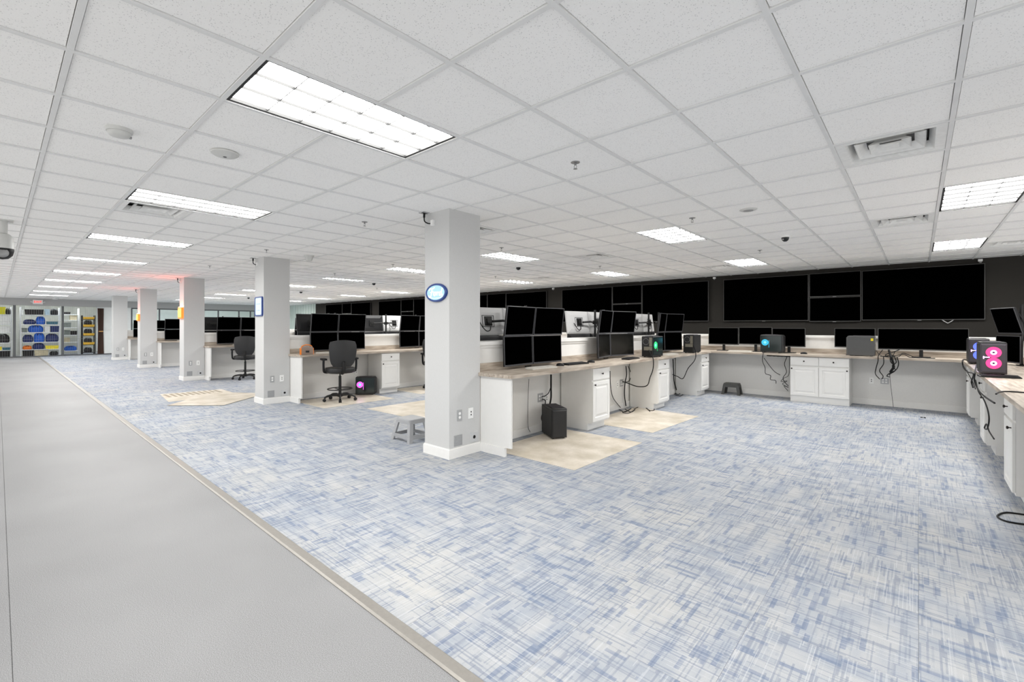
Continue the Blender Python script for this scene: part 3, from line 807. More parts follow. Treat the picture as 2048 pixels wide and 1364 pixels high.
# ================================================================== KEYBOARDS, MICE, SMALL DESK ITEMS
M_KEYS = mat('keyboard_keys', (44, 44, 46), .6, .3, grain=.2, gscale=120)
M_PALEKB = mat('pale_keyboard', (206, 203, 196), .5, .3, grain=.06, gscale=60)
def keyboard(x, y, rz, label, m=None, L=.44, W=.135):
    t = thing('keyboard', label, 'keyboard', (x, y, ZD), rz, 'keyboards')
    MB().loft([[Vector((-L / 2, -W / 2, .002)), Vector((L / 2, -W / 2, .002)), Vector((L / 2, W / 2, .002)), Vector((-L / 2, W / 2, .002))], [Vector((-L / 2, -W / 2, .012)), Vector((L / 2, -W / 2, .012)), Vector((L / 2, W / 2, .022)), Vector((-L / 2, W / 2, .022))]]).build('base', m or M_BEZEL, t)
    ks = MB()
    for r in range(5):
        for c in range(15):
            x0 = -L / 2 + .012 + c * (L - .024) / 15; y0 = -W / 2 + .01 + r * (W - .02) / 5; z = .013 + (y0 + W / 2) / W * .0095
            ks.box(x0, x0 + .023, y0, y0 + .019, z, z + .006)
    tag(ks.build('keys', m or M_KEYS, t), kind='stuff')
    return t
def mouse(x, y, rz, label):
    t = thing('mouse', label, 'mouse', (x, y, ZD), rz, 'computer mice')
    rings = []
    for s, z in ((1, 0), (1.02, .01), (.9, .026), (.55, .036), (.1, .039)):
        rings.append([Vector((.055 * s * math.cos(2 * PI * i / 14), .032 * s * math.sin(2 * PI * i / 14), z)) for i in range(14)])
    MB().loft(rings).build('shell', M_BEZEL, t, True)
    MB().box(.02, .032, -.004, .004, .028, .036).build('wheel', M_STEEL, t)
keyboard(-3.52, 4.52, PI / 2 - .1, 'pale papers-covered keyboard below the monitors beside the oval sign column', M_PALEKB)
mouse(-3.56, 4.97, .3, 'black mouse beside the pale keyboard on the oval sign desk')
keyboard(-3.56, 5.33, PI / 2 - .1, 'thin black keyboard in front of the monitors on the oval sign desk')
mouse(-3.55, 5.72, .4, 'black mouse above the first cabinet of the oval sign desk')
keyboard(-3.45, 6.75, PI / 2 + .1, 'black keyboard under the middle monitors of the oval sign desk')
keyboard(-3.4, 8.2, PI / 2, 'flat pale keyboard between the two towers on the oval sign desk', M_PALEKB)
keyboard(-2.75, 10.16, .03, 'white keyboard on the rear desk beside the teal-lit tower', M_PALEKB)
mouse(-1.62, 10.12, .2, 'black mouse on the rear desk above the wide cabinet')
keyboard(.62, 6.86, .1, 'dark keyboard in front of the pink-lit tower', L=.3)
keyboard(-8.62, 4.3, PI / 2, 'pale keyboard on the rectangular sign desk beside the orange case', M_PALEKB)
keyboard(-8.5, 6.7, PI / 2, 'pale keyboard under the middle monitors of the rectangular sign desk', M_PALEKB)
keyboard(-14.0, 4.5, PI / 2, 'pale keyboard on the larger orange sign desk', M_PALEKB)
keyboard(-19.4, 4.4, PI / 2, 'pale keyboard on the small orange sign desk', M_PALEKB)
# orange and grey carry case
M_ORANGE = mat('orange_plastic', (232, 128, 40), .5, .35, grain=.05)
M_CGREY = mat('case_grey', (138, 120, 108), .55, .3, grain=.08, gscale=90)
t = thing('carry_case', 'small orange and grey carry case with a handle on the desk', 'case', (-8.5, 3.83, ZD), -.35)
MB().box(-.06, .06, -.10, .10, .006, .105).build('body', M_CGREY, t)
rg = []
for s, z in ((1, .105), (.96, .13), (.8, .15)): rg.append([Vector((x * s, y * s, z)) for x, y in ((-.06, -.1), (.06, -.1), (.06, .1), (-.06, .1))])
MB().loft(rg).build('lid', M_CGREY, t)
MB().box(-.062, .062, -.125, -.1, 0, .12).build('end_cap', M_ORANGE, t)
MB().box(-.062, .062, .1, .108, 0, .12).build('end_cap', M_ORANGE, t)
MB().tube(smooth_pts([(0, -.1, .115), (0, -.085, .155), (0, -.02, .178), (0, .05, .17), (0, .085, .14)]), .009, 8).build('handle', M_ORANGE, t)
MB().box(.06, .066, -.03, .03, .04, .075).build('latch', M_BLACK, t)

# ================================================================== DRAFTING CHAIRS
def superell(a, b, z, n=24, e=2.6, dx=0):
    out = []
    for i in range(n):
        t = 2 * PI * i / n; c, s = math.cos(t), math.sin(t)
        out.append(Vector((dx + a * abs(c) ** (2 / e) * (1 if c >= 0 else -1), b * abs(s) ** (2 / e) * (1 if s >= 0 else -1), z)))
    return out
def chair_proto():
    me = {}
    zs = .60
    me['seat'] = MB().loft([superell(.20, .22, zs - .07), superell(.25, .262, zs - .045), superell(.258, .27, zs), superell(.245, .255, zs + .03), superell(.18, .19, zs + .042)]).mesh('seat', M_LEATHER, True)
    # backrest: curved shell behind the seat (-x), facing +x
    front, back = [], []
    rows, colsn = 9, 11
    vs, fs = [], []
    for side in (0, 1):
        for r in range(rows):
            u = r / (rows - 1); z = .66 + .50 * u
            hw = (.205 + .045 * math.sin(min(1, u * 1.2) * PI / 2)) * (1 - .10 * max(0, (u - .85) / .15)) * (1 - .22 * max(0, (.2 - u) / .2) ** 1.5)
            for c in range(colsn):
                v = -1 + 2 * c / (colsn - 1)
                x = -.235 - .035 * u - .05 * math.sin(u * PI) * .6 + .055 * v * v
                th = .045 * (1 - .55 * abs(v) ** 4) * (1 - .5 * max(0, (u - .8) / .2)) * (1 - .5 * max(0, (.15 - u) / .15))
                vs.append((x + (th if side == 0 else -th * .5), v * hw, z - .03 * v * v * (u > .5)))
    def idx(s, r, c): return s * rows * colsn + r * colsn + c
    for s in (0, 1):
        for r in range(rows - 1):
            for c in range(colsn - 1): fs.append((idx(s, r, c), idx(s, r, c + 1), idx(s, r + 1, c + 1), idx(s, r + 1, c)))
    for r in range(rows - 1):
        for c in (0, colsn - 1): fs.append((idx(0, r, c), idx(0, r + 1, c), idx(1, r + 1, c), idx(1, r, c)))
    for c in range(colsn - 1):
        for r in (0, rows - 1): fs.append((idx(0, r, c), idx(0, r, c + 1), idx(1, r, c + 1), idx(1, r, c)))
    me['backrest'] = MB().add(vs, fs).mesh('backrest', M_SHELL, True)
    me['back_bracket'] = MB().tube(smooth_pts([(-.05, 0, .535), (-.2, 0, .54), (-.275, 0, .6), (-.285, 0, .76)]), .03, 8).mesh('back_bracket', M_BLACK, True)
    for s in (-1, 1):
        me['armrest' + str(s)] = MB().tube(smooth_pts([(.0, s * .2, .545), (.0, s * .285, .56), (-.01, s * .3, .66), (-.02, s * .3, .785)]), .02, 8).prism([(x * 1.0 + .03, y + s * .29) for x, y in rrect(.25, .09, .035)], .782, .812).mesh('armrest', M_BEZEL, True)
    me['under_plate'] = MB().box(-.11, .11, -.1, .1, .52, .55).mesh('under_plate', M_BLACK)
    me['gas_lift'] = MB().lathe([(.013, .34), (.013, .52), (.001, .52)], 12).lathe([(.027, .11), (.025, .47), (.02, .475), (.001, .475)], 14).mesh('gas_lift', M_BLACK, True)
    fr = MB().tube([(.225 * math.cos(2 * PI * i / 28), .225 * math.sin(2 * PI * i / 28), .225) for i in range(28)], .010, 6, True)
    for a in (.3, .3 + 2 * PI / 3, .3 + 4 * PI / 3): fr.tube([(0, 0, .215), (.225 * math.cos(a), .225 * math.sin(a), .225)], .008, 6)
    me['foot_ring'] = fr.mesh('foot_ring', M_BLACK, True)
    me['base_hub'] = MB().lathe([(.045, .075), (.045, .13), (.03, .145), (.001, .145)], 14).mesh('base_hub', M_BLACK, True)
    me['base_leg'] = MB().tube(smooth_pts([(.03, 0, .105), (.14, 0, .115), (.25, 0, .095), (.29, 0, .06)]), [.024] * 5 + [.021] * 5 + [.018] * 6, 8).mesh('base_leg', M_BLACK, True)
    cm = Matrix.Translation((.29, 0, .028)) @ Matrix.Rotation(PI / 2, 4, 'X')
    me['caster'] = MB().lathe([(.001, -.026), (.022, -.026), (.028, -.02), (.028, -.006), (.02, -.004), (.02, .004), (.028, .006), (.028, .02), (.022, .026), (.001, .026)], 14, M=cm).mesh('caster', M_BEZEL, True)
    return me
CH = chair_proto()
def chair(x, y, rz, label, br=.4):
    t = thing('drafting_chair', label, 'chair', (x, y, .004), rz, 'drafting chairs')
    for n_ in ('seat', 'backrest', 'back_bracket', 'armrest-1', 'armrest1', 'under_plate', 'gas_lift', 'foot_ring', 'base_hub'): link(n_.rstrip('-1'), CH[n_], t)
    for k in range(5):
        for n_ in ('base_leg', 'caster'):
            o = link(n_, CH[n_], t); o.rotation_euler.z = br + k * 2 * PI / 5
    return t
chair(-8.28, 4.36, PI - .25, 'black drafting chair with a foot ring at the rectangular sign desk')
chair(-8.2, 6.62, PI - .9, 'black drafting chair half hidden behind the oval sign column', .1)
chair(-13.5, 4.42, PI - .35, 'black drafting chair half hidden behind the rectangular sign column', .2)

# ================================================================== STEP STOOLS
def stool(x, y, rz, label, w, d, h, m, tw=.72, arch=False):
    t = thing('step_stool', label, 'stool', (x, y, 0), rz, None)
    a, b = w / 2, d / 2
    top = []
    for s, z in ((1.0, h - .03), (1.0, h - .008), (.95, h)): top.append([Vector((px * s, py * s, z)) for px, py in rrect(w * tw, d * tw, .03)])
    MB().loft(top).build('step', m, t, True)
    ta, tb = a * tw, b * tw
    for sx in (-1, 1):
        for sy in (-1, 1):
            lg = MB(); k = .052
            def corner(u, z):
                ca, cb = ta + (a - ta) * u, tb + (b - tb) * u
                return [Vector((sx * ca, sy * cb, z)), Vector((sx * (ca - k), sy * cb, z)), Vector((sx * (ca - k), sy * (cb - .018), z)), Vector((sx * (ca - .018), sy * (cb - .018), z)), Vector((sx * (ca - .018), sy * (cb - k), z)), Vector((sx * ca, sy * (cb - k), z))]
            lg.loft([corner(0, h - .03), corner(.5, h * .45), corner(1, 0)]); lg.build('leg', m, t)
    # skirts under the step and rails near the floor
    for s in (-1, 1):
        u = .12; z1, z0 = h - .028, h - (.055 if not arch else .08)
        sk = MB().box(-ta + .01, ta - .01, min(s * (tb - .015), s * (tb + .004)), max(s * (tb - .015), s * (tb + .004)), z0, z1)
        sk.box(min(s * (ta - .015), s * (ta + .004)), max(s * (ta - .015), s * (ta + .004)), -tb + .01, tb - .01, z0, z1); sk.build('skirt', m, t)
        if not arch:
            u = .72; ca, cb = ta + (a - ta) * u, tb + (b - tb) * u
            rl = MB().box(-ca + .01, ca - .01, min(s * cb, s * (cb - .014)), max(s * cb, s * (cb - .014)), .04, .085)
            rl.box(min(s * ca, s * (ca - .014)), max(s * ca, s * (ca - .014)), -cb + .01, cb - .01, .04, .085); rl.build('rail', m, t)
    return t
stool(-4.80, 3.48, 0, 'light grey plastic step stool beside the oval sign column', .40, .34, .275, M_STOOL)
stool(-2.92, 10.22, .05, 'dark grey folding step stool under the rear desk', .36, .26, .235, M_STOOLD, .82, True)

# ================================================================== MATS
def floor_mat(poly, label, z=.0005, th=.003):
    c = Vector((sum(p[0] for p in poly) / len(poly), sum(p[1] for p in poly) / len(poly)))
    t = tag(MB().prism([(p[0] - c.x, p[1] - c.y) for p in poly], 0, th).build('chair_mat', M_MAT), label, 'mat', 'beige chair mats')
    t.location = (c.x, c.y, z)
    return t
floor_mat([(-3.72, 3.80), (-2.55, 3.80), (-2.53, 5.24), (-3.72, 5.22)], 'beige floor mat under the oval sign desk with the black tower on it')
floor_mat([(-3.72, 5.84), (-2.66, 5.82), (-2.6, 7.36), (-3.72, 7.46)], 'beige floor mat past the first cabinet in the open bay')
floor_mat([(-8.86, 3.76), (-7.72, 3.76), (-7.72, 5.2), (-8.86, 5.2)], 'beige floor mat under the drafting chair of the rectangular sign desk')
floor_mat([(-8.86, 5.9), (-7.8, 5.9), (-7.8, 7.35), (-8.86, 7.35)], 'beige floor mat under the chair behind the oval sign column')
floor_mat([(-7.13, 4.24), (-5.5, 4.26), (-5.5, 5.45), (-7.1, 5.45)], 'beige floor mat lying behind the grey step stool')
m1 = floor_mat([(-11.85, 2.26), (-10.55, 2.14), (-10.5, 3.36), (-11.75, 3.36)], 'studded beige floor mat under the other one beside the rectangular sign column')
st = MB()
for a in range(12):
    for b in range(10):
        x, y = -.56 + a * .045, -.5 + b * .1
        st.box(x, x + .022, y, y + .05, .003, .006)
tag(st.build('studs', mat('mat_stud', (176, 166, 150), .5, .3, grain=.05), m1), kind='stuff')
floor_mat([(-10.05, 2.02), (-9.32, 2.70), (-10.3, 3.78), (-11.3, 3.1)], 'plain beige floor mat lying slantwise beside the rectangular sign column', z=.007)

# ================================================================== OUTLETS ON COLUMNS AND PARTITIONS
M_SLOT = mat('socket_dark', (30, 30, 30), .6, .2, grain=.03)
def plate(loc, rz, label, w, h, m, kind_):
    """faces +x locally"""
    t = thing('wall_outlet', label, 'outlet', loc, rz, 'wall outlets')
    MB().loft([[Vector((0, -w / 2, -h / 2)), Vector((0, w / 2, -h / 2)), Vector((0, w / 2, h / 2)), Vector((0, -w / 2, h / 2))], [Vector((.006, -w / 2 + .003, -h / 2 + .003)), Vector((.006, w / 2 - .003, -h / 2 + .003)), Vector((.006, w / 2 - .003, h / 2 - .003)), Vector((.006, -w / 2 + .003, h / 2 - .003))]]).build('cover_plate', m, t)
    if kind_ == 'duplex':
        for z in (-.021, .021): MB().lathe([(.001, .002), (.016, .002), (.016, 0), (.001, 0)], 14, M=Matrix.Translation((.006, 0, z)) @ ML).build('socket', M_OUTW, t)
    elif kind_ == 'data':
        for z in (-.016, .016): MB().box(.006, .008, -.006, .006, z - .008, z + .008).build('jack', M_SLOT, t)
    elif kind_ == 'hole':
        MB().lathe([(.001, .003), (.018, .003), (.02, 0), (.001, 0)], 16, M=Matrix.Translation((.006, 0, 0)) @ ML).build('knockout', M_SLOT, t)
    elif kind_ == 'quad':
        for y in (-.023, .023):
            for z in (-.021, .021): MB().box(.006, .008, y - .014, y + .014, z - .013, z + .013).build('socket', M_OUTW, t)
    else:
        MB().box(.006, .0075, -w * .4, w * .4, -h * .4, h * .4).build('blank_insert', m, t)
M_BLANK = mat('blank_grey', (160, 161, 162), .5, .3, grain=.04)
for k, xc in enumerate(COLX):
    f = xc + CW + .0005; w = f'on the {CN[k]}'
    plate((f, 3.365, .452), 0, 'steel duplex outlet ' + w, .074, .12, M_PLATE, 'duplex')
    plate((f, 3.535, .452), 0, 'white data outlet ' + w, .072, .12, M_OUTW, 'data')
    plate((f, 3.345, .182), 0, 'blank steel cover plate low ' + w, .118, .118, M_BLANK, 'blank')
    plate((f, 3.585, .178), 0, 'grey cover plate with a round hole low ' + w, .115, .118, mat('plate_light', (198, 199, 200), .5, .3, grain=.03), 'hole')
fx = COLX[0] + PT + .0005
plate((fx, 4.92, .455), 0, 'steel four-socket outlet behind the black floor tower', .115, .12, M_PLATE, 'quad')
plate((fx, 5.06, .43), 0, 'white data outlet behind the black floor tower', .07, .115, M_OUTW, 'data')
plate((fx, 7.2, .44), 0, 'steel four-socket outlet between the first two cabinets of the oval sign desk', .115, .12, M_PLATE, 'quad')
plate((fx, 7.05, .43), 0, 'white data outlet between the first two cabinets of the oval sign desk', .07, .115, M_OUTW, 'data')
fy = YK - .0005
plate((-1.47, fy, .49), -PI / 2, 'white outlet under the rear desk left of the wide cabinet', .09, .12, M_OUTW, 'data')
plate((-.64, fy, .44), -PI / 2, 'white data outlet under the very wide monitor', .072, .11, M_OUTW, 'data')
plate((-.455, fy, .445), -PI / 2, 'steel four-socket outlet under the very wide monitor', .115, .11, M_PLATE, 'quad')
plate((COLX[1] + PT + .0005, 5.1, .45), 0, 'white data outlet behind the magenta-lit tower', .072, .115, M_OUTW, 'data')

# ================================================================== COLUMN SIGNS AND CABLES
M_NAVY = mat('navy_rim', (24, 60, 130), .35, .5, grain=.04)
M_LITB = mat('lit_pale_blue', (60, 90, 105), .4, .3, emit=(186, 228, 248), es=.85)
M_SCRIPT = mat('lit_white', (245, 252, 255), .4, .3, emit=(255, 255, 255), es=.9)
M_LITW = mat('lit_white_blue', (70, 90, 100), .4, .3, emit=(222, 243, 252), es=.9)
def ell(a, b, y, n=36): return [Vector((a * math.cos(2 * PI * i / n), y, b * math.sin(2 * PI * i / n))) for i in range(n)]
t = thing('oval_sign', 'lit blue-rimmed oval sign on the nearest column face', 'sign', (-3.962, CY0, 1.797))
MB().loft([ell(.178, .102, 0), ell(.178, .102, -.022), ell(.172, .097, -.028), ell(.155, .082, -.028), ell(.153, .080, -.022)], False).build('rim', M_NAVY, t, True)
MB().loft([ell(.155, .082, -.018), ell(.153, .081, -.022)]).build('lit_face', M_LITB, t)
S = .0016
def script(strokes, name, m, parent, sx, sz, x0, z0, y, r):
    mb = MB()
    for stk in strokes: mb.tube([Vector((x0 + p[0] * sx, y, z0 + p[1] * sz)) for p in smooth_pts([(a, b, 0) for a, b in stk], 5)], r, 6)
    return mb.build(name, m, parent)
FORD = [[(-.2, .85), (.1, 1.1), (.6, 1.05), (1.15, 1.25)], [(.55, 1.05), (.42, .4), (.2, -.1), (-.15, -.2), (-.3, .05)], [(.15, .5), (.5, .55), (.85, .62)],
        [(1.15, .5), (.95, .35), (.98, .05), (1.2, 0), (1.4, .25), (1.35, .5), (1.15, .5), (1.3, .42), (1.6, .5)],
        [(1.65, .52), (1.75, .4), (1.7, .0)], [(1.74, .3), (1.95, .52), (2.1, .45)],
        [(2.65, .45), (2.45, .52), (2.25, .3), (2.3, .02), (2.5, .02), (2.7, .3), (2.95, 1.1)], [(2.8, .6), (2.72, .15), (2.85, 0), (3.05, .15)]]
script(FORD, 'lettering', M_SCRIPT, t, .072, .072, -.1, -.032, -.024, .0055)
script([[(-1.7, -1.0), (-1, -1.35), (0, -1.45), (1, -1.35), (1.7, -1.0)]], 'inner_line', M_SCRIPT, t, .072, .042, 0, 0, -.0235, .0025)

t = thing('rectangular_sign', 'tall lit pale blue sign with a dark blue rim on the second column', 'sign', (-9.1, CY0, 1.79))
def rr(w, h, r, y): return [Vector((a, y, b)) for a, b in rrect(w, h, r)]
MB().loft([rr(.36, .36, .04, 0), rr(.36, .36, .04, -.024), rr(.30, .315, .03, -.026), rr(.295, .31, .03, -.018)], False).build('rim', M_NAVY, t, True)
MB().loft([rr(.30, .315, .03, -.016), rr(.298, .313, .03, -.020)]).build('lit_face', M_LITW, t)
M_FAINT = mat('faint_print', (176, 200, 226), .5, .2, grain=.03)
pr = MB()
for x, w in ((-.09, .03), (-.03, .04), (.03, .05)): pr.box(x, x + w, -.0215, -.02, .035, .055)
for x, w in ((-.08, .025), (-.01, .07),): pr.box(x, x + w, -.0215, -.02, -.085, -.065)
pr.build('faint_print', M_FAINT, t)
M_ORG = mat('lit_orange', (200, 110, 40), .4, .3, emit=(255, 130, 50), es=1.1)
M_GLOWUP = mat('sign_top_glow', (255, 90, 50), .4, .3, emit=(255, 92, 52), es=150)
M_YEL = mat('lit_yellow', (255, 220, 90), .4, .3, emit=(255, 206, 80), es=1.0)
for (x, z, w, h), l in (((-14.45, 1.77, .36, .30), 'glowing orange and yellow sign on the third column'), ((-19.9, 1.72, .3, .24), 'small glowing orange sign on the fourth column')):
    t = thing('lit_sign', l, 'sign', (x, CY0, z))
    MB().loft([rr(w, h, .05, 0), rr(w, h, .05, -.05), rr(w * .8, h * .78, .04, -.055)]).build('lit_case', M_ORG, t)
    MB().box(-w * .36, w * .36, -.045, -.008, h / 2 + .001, h / 2 + .006).build('top_glow', M_GLOWUP, t)  # hidden strip added to throw the sign's glow onto the ceiling
    MB().loft([rr(w * .78, h * .76, .04, -.055), rr(w * .76, h * .74, .04, -.058)]).build('lit_face', M_YEL, t)
for k, xc in enumerate(COLX[:4]):
    x = xc - .16
    t = thing('power_whip', f'short black cable from the ceiling to the top of the {CN[k]}', 'cable', (x, CY0, H), 0, 'column power cables')
    MB().box(-.03, .06, -.10, -.02, -.008, 0).build('ceiling_plate', M_PLATE, t)
    MB().tube(smooth_pts([(.01, -.055, -.008), (.012, -.058, -.06), (.02, -.055, -.1), (.06, -.035, -.125), (.095, -.02, -.125)]), [.012] * 5 + [.007] * 16, 7).build('cord', M_CABLE, t, True)
    MB().box(.085, .125, -.03, 0, -.15, -.09).build('box', M_OUTW, t)

